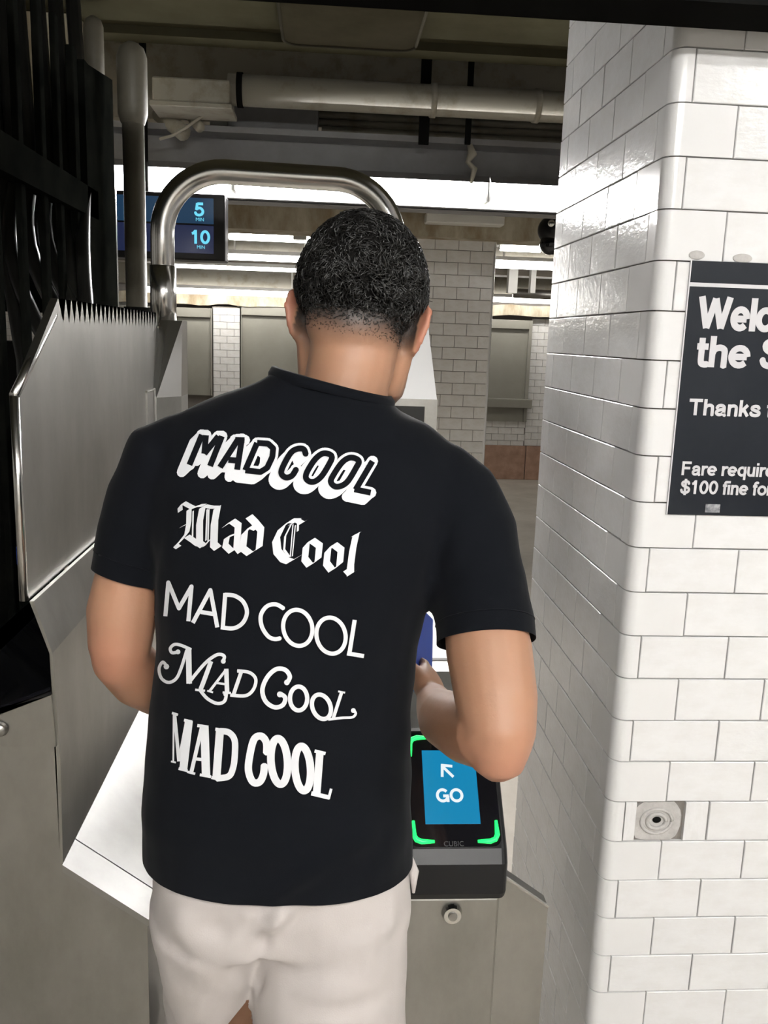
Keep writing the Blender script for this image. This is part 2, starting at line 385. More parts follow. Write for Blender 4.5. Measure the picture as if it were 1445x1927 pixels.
for k in range(k0, k1):
    zc = Z0 - (k+.5)*TH
    isA = (k % 2 == 1)
    c = bpy.data.objects.new('corner_tile', bnA if isA else bnB); C.objects.link(c)
    c.matrix_world = Matrix.Translation((0, 0, zc)); c.parent = pil; c.matrix_parent_inverse = wm(pil).inverted()
    x = XC+RAD+(0.010 if isA else 0.084); first = True
    while x < 1.05:
        x1 = x+.156
        if k == 17 and first:                     # the broken tile: short stub, then a cement patch
            put_tile(tile_me, pil, (x+GAP+.010, YC-RAD+TK/2, zc), .020, TH-GAP, TK)
            put_tile(tile_me, pil, (x+.112+.022, YC-RAD+TK/2, zc), .044-GAP, TH-GAP, TK)
        else:
            put_tile(tile_me, pil, ((x+x1)/2+GAP/2, YC-RAD+TK/2, zc), .156-GAP, TH-GAP, TK)
        x = x1; first = False
    y = YC+(0.105 if isA else 0.030)
    while y < YC+PW-.01:
        y1 = min(y+.156, YC+PW)
        put_tile(tile_me, pil, (XC+TK/2, (y+y1)/2+GAP/2, zc), y1-y-GAP, TH-GAP, TK, rz=-PI/2)
        y = y1
# cement patch with its anchor ring and hole
pc = P(1237, 1545, YC-RAD+.003)
b = B(); out = []
for i in range(26):
    a = 2*PI*i/26; r = .044 if math.cos(a) > 0 else .048
    px = max(-.050, min(.043, r*1.05*math.cos(a)+.004*noise.noise((i*.9, 0, 3)))); pz = max(-.0375, min(.0375, .046*math.sin(a)+.004*noise.noise((i*.9, 2, 1))))
    out.append((pc.x+px, pc.z+pz))
prism(b, out, 'y', pc.y, pc.y+.012)
patch = obj('cement_patch', b, cementM, pil); patch['label'] = 'grey cement patch where a tile broke out'
for r0, r1, h in ((.030, .026, .003), (.018, .013, .004)):
    b = B(); tube(b, [(pc.x-.002+r0*.95*math.cos(2*PI*i/24), pc.y-.0005, pc.z+r0*.8*math.sin(2*PI*i/24)) for i in range(25)], h, 6)
    obj('cement_ring', b, cementM, patch, smooth=True)
b = B(); ellipsoid(b, (pc.x-.002, pc.y-.001, pc.z+.003), (.008, .003, .006)); obj('anchor_hole', b, ironM, patch)
# grey pad of old glue at the top of the poster
for gx, gz, s in ((.585, .147, .013), (.66, .145, .016)):
    b = B(); ellipsoid(b, (gx, YC-RAD-.001, EYE+gz), (s, .002, .007)); obj('glue_stain', b, cementM, pil)

# ---- poster
py_ = YC-RAD-.0035
tl, bl = P(1303, 490, py_), P(1255, 968, py_)
px0 = (tl.x+bl.x)/2; ptop, pbot = tl.z, bl.z
poster = empty('poster', (px0+.22, py_, pbot), 'black subway notice with bold white lettering on the near tiled pillar', 'poster')
obj('sheet', box(B(), px0, px0+.44, py_, py_+.003, pbot, ptop), posterM, poster)
obj('left_edge', box(B(), px0-.002, px0, py_, py_+.003, pbot, ptop), posterWM, poster)
zl = P(1300, 535, py_).z
obj('rule', box(B(), px0, px0+.44, py_-.0006, py_, zl-.003, zl+.003), posterWM, poster)
def ptext(body, px, base, capx, wd, px_end=None):
    p = P(px, base, py_-.0008); cap = P(px, capx, py_-.0008).z-p.z
    xs = 1.0
    if px_end: xs = (P(px_end, base, py_-.0008).x-p.x)/cap/sum(GLYPH[c][0] for c in body)
    return grotesk('lettering', body, p, Vector((1, 0, 0)), Vector((0, 0, 1)), cap, posterWM, poster, wd, xs)
ptext('Welco', 1311, 620, 557, .205, 1490)
ptext('the S', 1306, 690, 631, .205, 1478)
ptext('Thanks fo', 1294, 781, 750, .20, 1478)
ptext('Fare required', 1281, 894, 868, .185, 1475)
ptext('$100 fine for', 1279, 929, 903, .185, 1452)
sp = P(1340, 960, py_-.0008)
b = B(); box(b, sp.x-.012, sp.x+.013, sp.y, sp.y+.001, sp.z-.004, sp.z+.010); obj('sticker_scrap', b, mat('scuff', (.12, .125, .14), .5, col2=(.5, .5, .52), nscale=60), poster)

# ---- central tiled column
cy = 5.9; cx1 = 1.106; cx0 = cx1-.96
col = struct('wall_column', box(B(), cx0, cx1-.008, cy+.01, cy+.75, 0, EYE+.70), groutM)
for k in range(int((EYE+.70)/TH)):
    zc = (k+.5)*TH; off = 0 if k % 2 else .078; x = cx1-.012
    while x > cx0+.02:
        x0 = max(x-(.156 if x < cx1-.02 or off == 0 else off), cx0)
        put_tile(ftile_me, col, ((x+x0)/2, cy+.005, zc), x-x0-.003, TH-.003, .010, jit=.003)
        x = x0
    if k % 1 == 0:
        pass
b = B(); tube(b, [(cx1-.010, cy+.012, 0), (cx1-.010, cy+.012, EYE+.78)], .012, 14); obj('corner_bead', b, tileM, col, smooth=True)
obj('side_cladding', box(B(), cx1-.008, cx1+.002, cy+.02, cy+.75, 0, EYE+.70), bondM, col)

# ---- far wall with shutters, pilasters, granite base
wf = struct('wall_far', box(B(), XL, XR, YF, YF+.15, 0, EYE+1.1), groutM)
def fpx(px, py, Y=YF): return P(px, py, Y)
def far_tiles(x0, x1, z0, z1, Y):
    k = 0; z = z1
    while z-TH > z0-.04:
        x = x0-(.078 if k % 2 else 0); 
        while x < x1-.01:
            a, c2 = max(x, x0), min(x+.156, x1)
            if c2-a > .02: put_tile(ftile_me, wf, ((a+c2)/2, Y-.005, z-TH/2), c2-a-.004, TH-.004, .010, jit=.002)
            x += .156
        z -= TH; k += 1
gz = fpx(960, 838).z
# the tiles that can be told apart: narrow pilaster left of the man, wall right of the column
pa, pb = fpx(403, 600), fpx(453, 600)
b = B(); box(b, pa.x-.01, pb.x+.01, YF-.10, YF, 0, fpx(430, 578).z); obj('pilaster', b, groutM, wf)
far_tiles(pa.x, pb.x, gz+.5, fpx(430, 580).z, YF-.10)
sx0, sx1 = fpx(905, 690).x, fpx(992, 690).x
far_tiles(sx1+.02, sx1+.75, gz, fpx(1010, 600).z, YF)
far_tiles(sx0-.3, sx1+.02, gz, fpx(960, 792).z, YF)
for i, (xa, xb) in enumerate(((XL, pa.x-.9), (sx1+.75, XR))):
    b = B(); box(b, xa, xb, YF-.01, YF, gz, EYE+.4); obj('tile_field', b, bondM, wf)
b = B(); box(b, pb.x+.9, sx0-.3, YF-.01, YF, gz, EYE+.4); obj('tile_field', b, bondM, wf)
for xa, xb in ((XL, 0.0), (0.0, 1.6), (1.6, 2.42), (2.42, XR)):
    b = B(); box(b, xa+.004, xb-.004, YF-.03, YF, 0, gz, .005); obj('granite_slab', b, graniteM, wf)
# grey shutters
def shutter(name, xa, xb, za, zb, label, sill=True):
    root = empty(name, ((xa+xb)/2, YF-.1, za), label, 'shutter')
    obj('panel', box(B(), xa, xb, YF-.075, YF-.012, za, zb), panelM, root)
    obj('frame', box(B(), xa-.05, xa, YF-.10, YF-.012, za, zb, .004), panelM, root)
    obj('frame', box(B(), xb, xb+.04, YF-.10, YF-.012, za, zb, .004), panelM, root)
    obj('top_rail', box(B(), xa, xb, YF-.12, YF-.012, zb-.10, zb, .004), panelM, root)
    if sill: obj('sill', box(B(), xa-.05, xb+.07, YF-.20, YF-.012, fpx(950, 765).z, fpx(950, 752).z+.02, .006), panelM, root)
    return root
shutter('shutter', sx0-.25, sx1-.03, fpx(950, 792).z, fpx(950, 602).z, 'grey closed shutter with a sill on the far wall right of the tiled column')
shutter('shutter', pb.x+.02, pb.x+1.55, .9, fpx(510, 578).z, 'wide grey closed shutter on the far wall left of the man\'s ear', False)
shutter('shutter', pa.x-1.4, pa.x-.03, .9, fpx(370, 580).z, 'grey closed shutter between the steel arch leg and the far white pilaster', False)
# ragged plaster header above the shutters
b = B(); box(b, XL, XR, YF-.14, YF, fpx(450, 576).z, fpx(450, 556).z)
bmesh.ops.subdivide_edges(b, edges=[e for e in b.edges if abs(e.verts[0].co.x-e.verts[1].co.x) > 1], cuts=90, use_grid_fill=True)
for v in b.verts: v.co.z += .025*noise.noise((v.co.x*4, 1, v.co.z)); v.co.y += .03*noise.noise((v.co.x*5, 7, v.co.z))
struct('trim_3', b, plasterM)
struct('trim_4', box(B(), XL, XR, YF-.25, YF, fpx(450, 542).z, EYE+.98), beigeM)

# ---- cross beams and fluorescent rows
def light_row(name, Y, px_a, px_b, py, hpx, M, label, n=1, dz=0.0, depth=.10, group=None):
    """a strip fixture running across the hall: enamel tray above, glowing tubes below"""
    xa, xb = P(px_a, py, Y).x, P(px_b, py, Y).x
    z = P((px_a+px_b)/2, py, Y).z
    h = abs(P(600, py-hpx/2, Y).z - P(600, py+hpx/2, Y).z)
    root = empty(name, ((xa+xb)/2, Y, z), label, 'light', group)
    L = (xb-xa)/n
    for i in range(n):
        a, c2 = xa+i*L+.015, xa+(i+1)*L-.015
        b = B(); tube(b, [(a, Y, z), (c2, Y, z)], h/2, 12); obj('tube', b, M, root, smooth=True)
        for e in (a, c2):
            b = B(); box(b, e-.012, e+.012, Y-.02, Y+.02, z-h*.3, z+h*.5); obj('socket', b, fixtureM, root)
    b = B(); prism(b, [(Y-depth/2, z+h*.45), (Y-depth/2+.02, z+h*.45+.035), (Y+depth/2-.02, z+h*.45+.035), (Y+depth/2, z+h*.45)], 'x', xa, xb); obj('tray', b, fixtureM, root)
    for e in (xa+.1*(xb-xa), xa+.9*(xb-xa)):
        b = B(); box(b, e-.008, e+.008, Y-.008, Y+.008, z+h*.45+.03, EYE+.985); obj('hanger', b, fixtureM, root)
    return root
# steel I-beam with the long light row under the wide web
BY = 4.2
zt, zw, zb0, zb1 = P(700, 272, BY).z, P(700, 345, BY).z, P(880, 380, BY).z, P(880, 393, BY).z
bmroot = empty('steel_beam', (0, BY, zb1), 'grey painted steel beam crossing the hall above the steel arch', 'beam')
obj('web', box(B(), XL+.05, XR-.05, BY+.03, BY+.06, zb1, zt), greyM, bmroot)
obj('top_flange', box(B(), XL+.05, XR-.05, BY-.10, BY+.20, zt, zt+.025), greyM, bmroot)
obj('bottom_flange', box(B(), XL+.05, XR-.05, BY-.015, BY+.20, zb1, zb1+.018), greyM, bmroot)
def long_row(xa, xb, label):
    z = (P(880, 358, BY-.05).z); root = empty('fluorescent_light', ((xa+xb)/2, BY-.05, z), label, 'light', 'long lights on the steel beam')
    b = B(); tube(b, [(xa+.008, BY-.05, z+.014), (xb-.008, BY-.05, z+.014)], .030, 12); obj('tube', b, tubeMm, root, smooth=True)
    b = B(); tube(b, [(xa+.008, BY-.035, z-.026), (xb-.008, BY-.035, z-.026)], .022, 12); obj('tube', b, tubeMm, root, smooth=True)
    for e in (xa, xb-.008):
        b = B(); box(b, e, e+.008, BY-.085, BY+.03, z-.05, z+.05); obj('end_cap', b, fixtureM, root)
    b = B(); prism(b, [(BY-.125, z+.024), (BY-.121, z+.024), (BY-.09, z+.050), (BY+.028, z+.050), (BY+.028, z+.056), (BY-.092, z+.056)], 'x', xa, xb); obj('reflector', b, greyM, root)
    return root
long_row(-1.9, -0.42, 'long fluorescent light above the blue arrival screen')
long_row(-0.415, 0.72, 'long fluorescent light seen through the top of the steel arch')
long_row(0.725, 2.1, 'long fluorescent light between the man\'s head and the near pillar')
light_row('fluorescent_light', 7.3, 428, 588, 448, 13, tubeF, 'topmost of the stacked light tubes between the screen and the man\'s head', group='distant lights')
light_row('fluorescent_light', 8.2, 425, 590, 486, 12, tubeF, 'middle of the stacked light tubes between the screen and the man\'s head', group='distant lights')
light_row('fluorescent_light', 9.1, 320, 590, 505, 7, tubeF, 'thin light tube just below the arrival screen', group='distant lights')
light_row('fluorescent_light', 9.9, 270, 580, 550, 11, tubeF, 'long light tube along the stained header left of the man\'s ear', group='distant lights')
light_row('fluorescent_light', 7.3, 938, 1020, 468, 12, tubeF, 'short light tube beside the black dome camera', group='distant lights')
light_row('fluorescent_light', 8.2, 930, 1100, 500, 16, tubeF, 'thick light tube between the tiled column and the near pillar', group='distant lights')
light_row('fluorescent_light', 9.9, 900, 1100, 566, 10, tubeF, 'light tube along the stained header right of the tiled column', group='distant lights')
# beams that carry them
for i, (Y, pt, pb_) in enumerate(((5.75, 398, 432), (7.45, 425, 440), (8.35, 460, 478), (9.2, 492, 500))):
    b = B(); box(b, XL, XR, Y, Y+.28, P(500, pb_, Y).z, EYE+.99)
    o = struct('trim_%d' % (5+i), b, [plasterM, beigeM, beigeM, mat('brown_beam', (.22, .19, .15), .6)][i])
# broken plaster and a small box under the beam by the column
b = B(); a_ = P(800, 402, 5.7); c_ = P(945, 418, 5.7)
box(b, a_.x, c_.x, 5.62, 5.74, c_.z-.03, a_.z, .008)
struct('trim_9', b, fixtureM)
for px in (562, 580):
    pass
hz = P(565, 440, 7.0)
b = B(); box(b, hz.x-.05, hz.x+.05, 6.9, 7.0, hz.z-.05, EYE+.98); tag(obj('hanger_post', b, fixtureM), 'pale hanger post below the beam left of the man\'s hair', 'post')
for px, lab in ((965, 'thick pale hanger post between two far light tubes'), (1003, 'thin pale hanger post beside the near pillar edge')):
    q0, q1 = P(px, 508, 9.0), P(px, 552, 9.0); hw = .045 if px < 1000 else .025
    b = B(); box(b, q0.x-hw, q0.x+hw, 8.95, 9.05, q1.z, q0.z+.3); tag(obj('hanger_post', b, fixtureM), lab, 'post')
q0 = P(1010, 553, 9.3)
b = B(); tube(b, [(q0.x-.25, 9.3, q0.z), (q0.x+.9, 9.3, q0.z-.02)], .05, 10); pp = tag(obj('pipe', b, steelDM, smooth=True), 'short grey pipe resting above the far light tube right of the column', 'pipe')
b = B(); box(b, q0.x+.2, q0.x+.22, 9.29, 9.31, q0.z, EYE+.985); obj('hanger', b, steelDM, pp)

# ---- ceiling pipes and boxes in the slot above the beam
PYY = 3.95
pz = P(700, 183, PYY).z; pr = .062
root = empty('ceiling_pipe', (0.4, PYY, pz), 'big beige pipe running across under the ceiling', 'pipe')
b = B(); tube(b, [(P(430, 178, PYY).x, PYY, pz), (XR-.1, PYY, pz)], pr, 20); obj('pipe_body', b, beigeM, root, smooth=True)
for px in (452, 815, 1010):
    x = P(px, 185, PYY).x; b = B(); tube(b, [(x-.012, PYY, pz), (x+.012, PYY, pz)], pr+.006, 20); obj('pipe_collar', b, ironM if px == 452 else beigeM, root, smooth=True)
a_, c_ = P(285, 142, PYY-.1), P(432, 196, PYY-.1)
root = empty('junction_box', ((a_.x+c_.x)/2, PYY, c_.z), 'beige ceiling box at the left end of the big pipe', 'box')
obj('body', box(B(), a_.x, c_.x, PYY-.1, PYY+.1, c_.z, a_.z, .008), beigeM, root)
obj('lip', box(B(), a_.x-.01, c_.x+.01, PYY-.11, PYY+.11, c_.z-.02, c_.z, .004), beigeM, root)
# second bundle of conduits lower and behind
for i, (py, r, pa_) in enumerate(((226, .015, 600), (240, .016, 600), (254, .017, 605))):
    z = P(800, py, 4.3).z; b = B(); tube(b, [(P(pa_, py, 4.3).x, 4.3, z), (XR-.1, 4.3, z)], r, 10)
    tag(obj('conduit', b, beigeM, smooth=True), ['topmost', 'middle', 'lowest'][i]+' of the three thin conduits above the grey beam', 'conduit', 'thin conduits above the beam')
a_, c_ = P(430, 192, 4.25), P(598, 258, 4.25)
tag(obj('duct_box', box(B(), a_.x, c_.x, 4.2, 4.44, c_.z, a_.z, .006), greyM), 'dark grey duct box below the big beige pipe', 'box')
a_, c_ = P(395, 205, 4.3), P(430, 258, 4.3)
tag(obj('notice_plate', box(B(), a_.x, c_.x, 4.3, 4.33, c_.z, a_.z), fixtureM), 'small pale plate left of the dark duct box', 'plate')
for px, wd, lab in ((802, .022, 'thick dark hanger rod crossing the big beige pipe'), (886, .012, 'thin dark hanger rod right of the thick one')):
    q0, q1 = P(px, 140, 4.06), P(px, 272, 4.06)
    b = B(); box(b, q0.x-wd, q0.x+wd, 4.05, 4.07, q1.z, EYE+1.54); tag(obj('hanger_rod', b, ironM), lab, 'rod', 'hanger rods')
for d0, d1, r, lab in (((300, 215), (345, 250), .035, 'left short stub pipe under the beige ceiling box'), ((350, 208), (376, 240), .022, 'right short slanting stub pipe under the beige ceiling box')):
    b = B(); tube(b, [P(*d0, 4.2), P(*d1, 4.05)], r, 12); tag(obj('stub_pipe', b, beigeM, smooth=True), lab, 'pipe')
b = B(); tube(b, [P(*q, 4.0) for q in ((300, 262), (325, 255), (350, 240), (385, 215))], .006, 6); tag(obj('cable', b, beigeM, smooth=True), 'thin pale cable sagging under the ceiling box', 'cable')
q = [P(x, y, 4.08) for x, y in ((884, 272), (889, 290), (880, 305), (893, 318), (886, 345))]
b = B(); tube(b, q, [.012, .022, .012, .014, .008], 8); tag(obj('rag_scrap', b, beigeM, smooth=True), 'brownish scrap of tape hanging down the grey beam', 'scrap')
# rounded ceiling access panel
a_, c_ = P(522, -40, 3.0), P(798, 92, 3.35)
z0 = CZ-.035
x0, x1 = P(524, 60, 3.2).x, P(798, 75, 3.2).x
Yn, Yf_ = 2.3, 0
d = ray(660, 90); Yf_ = d.y*((z0-EYE)/d.z)
b = B(); rr = .06; pts = []
for cx_, cyy, a0 in ((x1-rr, Yf_-rr, 0), (x0+rr, Yf_-rr, 90), (x0+rr, Yn+rr, 180), (x1-rr, Yn+rr, 270)):
    for k in range(6): a = math.radians(a0+k*18); pts.append((cx_+rr*math.cos(a), cyy+rr*math.sin(a)))
prism(b, pts, 'z', z0, CZ)
root = empty('ceiling_panel', ((x0+x1)/2, (Yn+Yf_)/2, z0), 'dark rounded access panel on the ceiling above the man', 'panel')
obj('panel_body', b, mat('panel_olive', (.030, .026, .017), .6, col2=(.022, .019, .012), nscale=4, spec=0.0), root)
b = B(); tube(b, [(x, y, z0) for x, y in pts+pts[:1]], .006, 8); obj('rim', b, mat('panel_rim', (.03, .027, .02), .7, spec=0.0), root, smooth=True)

# ---- header beam over the turnstiles (top edge of the picture)
hd = P(722, 17, 1.38).z
struct('trim_10', box(B(), -2.6, 1.7, 1.28, 1.38, hd, hd+.28), ironM)

# pale soffit seen between the fence bars
struct('trim_11', box(B(), -2.6, P(150, 100, 3.5).x, 3.48, 3.56, P(80, 205, 3.5).z, CZ), plasterM)

# ---- arrival screen
SY = 4.0
a_, c_ = P(150, 352, SY), P(424, 492, SY)
root = empty('arrival_screen', ((a_.x+c_.x)/2, SY, c_.z), 'hanging arrival screen with blue rows reading 5 and 10', 'screen')
zt_, zb_ = P(424, 366, SY).z, P(424, 492, SY).z
obj('housing', box(B(), a_.x-.5, c_.x, SY, SY+.12, zb_, zt_, .006), plasticM, root)
sxr = P(402, 430, SY).x; zs0, zs1, zsm = P(402, 478, SY).z, P(402, 374, SY).z, P(402, 424, SY).z
obj('screen_row', box(B(), a_.x-.45, sxr, SY-.004, SY, zsm+.004, zs1), clockM, root)
obj('screen_row', box(B(), a_.x-.45, sxr, SY-.004, SY, zs0, zsm-.004), clockDM, root)
def stext(body, px, base, cap):
    p = P(px, base, SY-.006); grotesk('digits', body, p, Vector((1, 0, 0)), Vector((0, 0, 1)), P(px, cap, SY-.006).z-p.z, cyanM, root, .20, 1.0, 0, 'CENTER')
stext('5', 375, 407, 381); stext('10', 377, 459, 433)
for px, py in ((376, 416), (378, 468)):
    p = P(px, py, SY-.006); text('digits', 'MIN', .02, axes(p, Vector((1, 0, 0)), Vector((0, 0, 1))), cyanM, root, align='CENTER')
p = P(207, 404, SY-.006); b = B(); box(b, p.x-.012, p.x+.014, SY-.006, SY-.005, p.z-.012, p.z+.03); obj('digits', b, cyanM, root)
b = B(); tube(b, [(sxr-.3, SY+.06, zt_), (sxr-.3, SY+.06, EYE+1.5)], .015, 8); obj('hanger', b, ironM, root)

# ---- dome camera peeking past the near pillar
p = P(1040, 440, 5.0)
root = empty('dome_camera', p, 'black dome camera peeking out behind the near tiled pillar', 'camera')
b = B(); ellipsoid(b, p+Vector((0, 0, .02)), (.085, .085, .08)); obj('shell', b, plasticM, root, smooth=True)
b = B(); ellipsoid(b, p+Vector((-.01, -.01, -.055)), (.062, .062, .06)); obj('bubble', b, glassM, root, smooth=True)
b = B(); tube(b, [p+Vector((0, 0, .06)), p+Vector((0, 0, EYE+1.0-p.z))], .02, 10); obj('stem', b, steelDM, root, smooth=True)
b = B(); ellipsoid(b, p+Vector((-.03, -.075, .045)), (.02, .012, .02)); obj('knuckle', b, steelLM, root, smooth=True)

# ---- beige conduit risers behind the left turnstile
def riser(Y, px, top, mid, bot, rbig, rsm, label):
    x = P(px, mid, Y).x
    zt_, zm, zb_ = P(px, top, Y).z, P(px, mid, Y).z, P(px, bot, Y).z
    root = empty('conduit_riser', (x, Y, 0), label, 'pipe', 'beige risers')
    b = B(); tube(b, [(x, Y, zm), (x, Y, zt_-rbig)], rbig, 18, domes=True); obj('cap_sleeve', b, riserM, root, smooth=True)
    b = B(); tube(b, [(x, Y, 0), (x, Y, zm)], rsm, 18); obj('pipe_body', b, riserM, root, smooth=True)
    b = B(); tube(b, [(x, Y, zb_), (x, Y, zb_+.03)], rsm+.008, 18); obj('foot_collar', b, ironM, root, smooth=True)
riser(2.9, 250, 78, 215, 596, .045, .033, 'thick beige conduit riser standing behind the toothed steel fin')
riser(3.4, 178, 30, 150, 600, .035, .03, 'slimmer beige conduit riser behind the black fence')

# ------------------------------------------------------------------ black fence and high gate at the left
fx = -.70
fence = empty('black_fence', (fx, 2.0, 0), 'tall black barred fence left of the toothed steel fin', 'fence')
def ysol(px, X, py=300):
    d = ray(px, py); return X/d.x*d.y
fz = EYE+.80
for pxc, hw in ((-60, 16), (-14, 15), (37, 13), (80, 13), (111, 11), (142, 14)):
    Y = ysol(pxc, fx); s = hw/FPX*Y
    box_ = B(); 
    b = B(); box(b, fx-s*.6, fx+s*.35, Y-s, Y+s, 0.05, fz-(.02 if pxc != 142 else .05), .004); obj('bar', b, blackM, fence)
Y0, Y1 = ysol(-60, fx), ysol(170, fx)
for z in (EYE+.36, .12):
    b = B(); box(b, fx-.02, fx+.02, 1.0, Y1, z-.04, z+.04); obj('rail', b, blackM, fence)
# end post and sloping shoulder plate
Ya, Yb_ = ysol(150, fx), ysol(203, fx)
zt_ = P(165, 112, Ya).z
b = B(); prism(b, [(Ya, 0), (Yb_, 0), (Yb_, P(200, 150, Yb_).z), (Ya+.05, zt_), (Ya, zt_)], 'x', fx-.02, fx+.02); obj('end_plate', b, blackM, fence)
b = B(); box(b, fx-.03, fx+.015, Yb_, Yb_+.04, 0, P(200, 318, Yb_).z); obj('steel_strip', b, steelLM, fence)
# high revolving gate: curved horizontal-arm cage behind the fence
gate = empty('revolving_gate', (-1.25, 2.6, 0), 'black revolving gate with bowed bars behind the fence', 'gate')
b = B(); tube(b, [(-1.35, 2.7, 0), (-1.35, 2.7, EYE+.75)], .045, 12); obj('shaft', b, gateM, gate, smooth=True)
for i, (x0_, y0_, x1_, y1_) in enumerate(((60, 330, 122, 610), (30, 340, 85, 640), (95, 320, 150, 600), (128, 330, 140, 610), (160, 330, 165, 610), (5, 340, 45, 680))):
    A, D = P(x0_, y0_, 2.75), P(x1_, y1_, 2.45)
    pts = []
    for k in range(9):
        t = k/8; q = A.lerp(D, t); q.x -= .05*math.sin(t*PI)*(1 if i < 3 else .2); pts.append(q)
    pts = [A+Vector((-.02, 0, .5))]+pts+[D+Vector((.01, 0, -1.1))]
    b = B(); tube(b, pts, .021, 8); obj('bowed_bar', b, gateM, gate, smooth=True)
for z in (.3, 1.1, EYE+.45):
    b = B(); tube(b, [(-1.35+.55*math.cos(a), 2.7+.55*math.sin(a), z) for a in [PI*1.0+PI*1.1*k/14 for k in range(15)]], .02, 8); obj('ring', b, gateM, gate, smooth=True)
# solid dark backing booth behind the gate, with a small blue notice
tag(obj('dark_booth', box(B(), -2.3, -1.02, 3.1, 3.3, 0, EYE-.05), ironM), 'dark booth panel behind the revolving gate', 'booth')
tag(obj('dark_screen_panel', box(B(), -2.4, -.86, 3.15, 3.2, EYE+.05, EYE+.62), blackM), 'dark upper panel behind the revolving gate', 'panel')
p = P(36, 1045, 2.0)
tag(obj('notice_sticker', box(B(), p.x-.012, p.x+.012, p.y, p.y+.003, p.z-.022, p.z+.02), mat('blue_notice', (.03, .08, .45), .4)), 'small blue notice low in the dark left of the steel fin', 'sticker')
tag(obj('gate_column', box(B(), p.x-.14, p.x+.03, p.y+.003, p.y+.06, 0, p.z+.3), blackM), 'low black gate column carrying the small blue notice', 'post')

# ------------------------------------------------------------------ left turnstile
D0, D1 = 1.25, 2.32
LT = empty('turnstile', (-.45, 1.7, 0), 'steel turnstile at left with tall toothed fin and arch', 'turnstile')
def XZ(px, py): q = P(px, py, D0); return (q.x, q.z)
F0, F1, F2, Cc, A_, Bq = XZ(35, 745), XZ(65, 1130), XZ(100, 1228), XZ(113, 1430), XZ(120, 1622), XZ(277, 1725)
xf = F0[0]
plate_l = XZ(0, 1341); plate_r = XZ(100, 1303)
sl = (plate_r[1]-plate_l[1])/(plate_r[0]-plate_l[0])
xl = -.66
b = B(); prism(b, [(xl, 0), (Bq[0], 0), (Bq[0], Bq[1]-.012), (A_[0], A_[1]-.012), (A_[0]+.001, XZ(60, 1405)[1]), (xl, XZ(60, 1405)[1])], 'y', D0, D1)
obj('cabinet', b, steelM, LT)
# sloping lid with separate lip strip at the near end
def lid(y0, y1, name, M=lidM):
    nrm = Vector((A_[1]-Bq[1], 0, Bq[0]-A_[0])).normalized()*.012
    b = B(); prism(b, [(A_[0], A_[1]-.012), (Bq[0]+.004, Bq[1]-.012), (Bq[0]+.004, Bq[1]), (A_[0], A_[1])], 'y', y0, y1)
    obj(name, b, M, LT)
lid(D0-.008, D0+.062, 'lid_lip'); lid(D0+.065, D1, 'lid')
# upper front plate with a bolt, and the body behind it
b = B(); prism(b, [(xl, XZ(60, 1403)[1]+.003), (plate_r[0]+.004, XZ(60, 1403)[1]+.003), (plate_r[0], plate_r[1]), (xl, plate_r[1]+sl*(xl-plate_r[0]))], 'y', D0-.010, D0+.01)
obj('front_plate', b, steelM, LT)
q = P(0, 1372, D0-.012); b = B(); tube(b, [q, q+Vector((0, -.008, 0))], [.012, .009], 16); obj('bolt', b, steelDM, LT, smooth=True)
zz = XZ(60, 1405)[1]
b = B(); prism(b, [(xl, zz), (Cc[0], zz), (plate_r[0], plate_r[1]-.004), (xl, plate_r[1]-.004+sl*(xl-plate_r[0]))], 'y', D0+.01, D1)
obj('upper_body', b, steelDM, LT)
b = B(); prism(b, [(xl, XZ(0, 1341)[1]+sl*(xl-plate_l[0])+.001), (plate_r[0]-.008, plate_r[1]-.002), (plate_r[0]-.008, plate_r[1]+.004), (xl, XZ(0, 1341)[1]+sl*(xl-plate_l[0])+.006)], 'y', D0+.012, D1)
obj('glossy_top', b, glassM, LT)
# folded panel below the fin: F1 -> F2 -> down
t = .006
b = B(); prism(b, [(F1[0], F1[1]), (F2[0], F2[1]), (Cc[0]+.002, Cc[1]), (A_[0], A_[1]), (A_[0]-.004, A_[1]), (Cc[0]-.004, Cc[1]), (F2[0]-.004, F2[1]), (F1[0]-.006, F1[1])], 'y', D0-.004, D1)
obj('folded_side_panel', b, steelM, LT)
# the fin with its saw-tooth top
def ydepth(px, py): d = ray(px, py); return xf/d.x*d.y
Yt = ydepth(108, 600); ztop = EYE+.02
nt_ = 26; ys = [Yt+(D1-.03-Yt)*i/nt_ for i in range(nt_+1)]
poly = [(D0, F1[1]), (D0, F0[1])]
for i in range(nt_):
    w_ = ys[i+1]-ys[i]
    poly += [(ys[i]+w_*(.5 if i else .25), ztop+.026), (ys[i+1]-.001, ztop-.012)]
poly += [(D1, ztop-.012), (D1, F1[1])]
b = B(); prism(b, poly, 'x', xf-.012, xf); obj('fin', b, steelM, LT)
b = B(); tube(b, [(xf-.006, D0, F1[1]), (xf-.006, D0, F0[1])], .0065, 10); obj('fin_edge', b, steelLM, LT, smooth=True)
b = B(); tube(b, [(xf-.006, D0, F0[1]), (xf-.006, Yt, ztop)], .007, 10); obj('fin_edge', b, steelLM, LT, smooth=True)
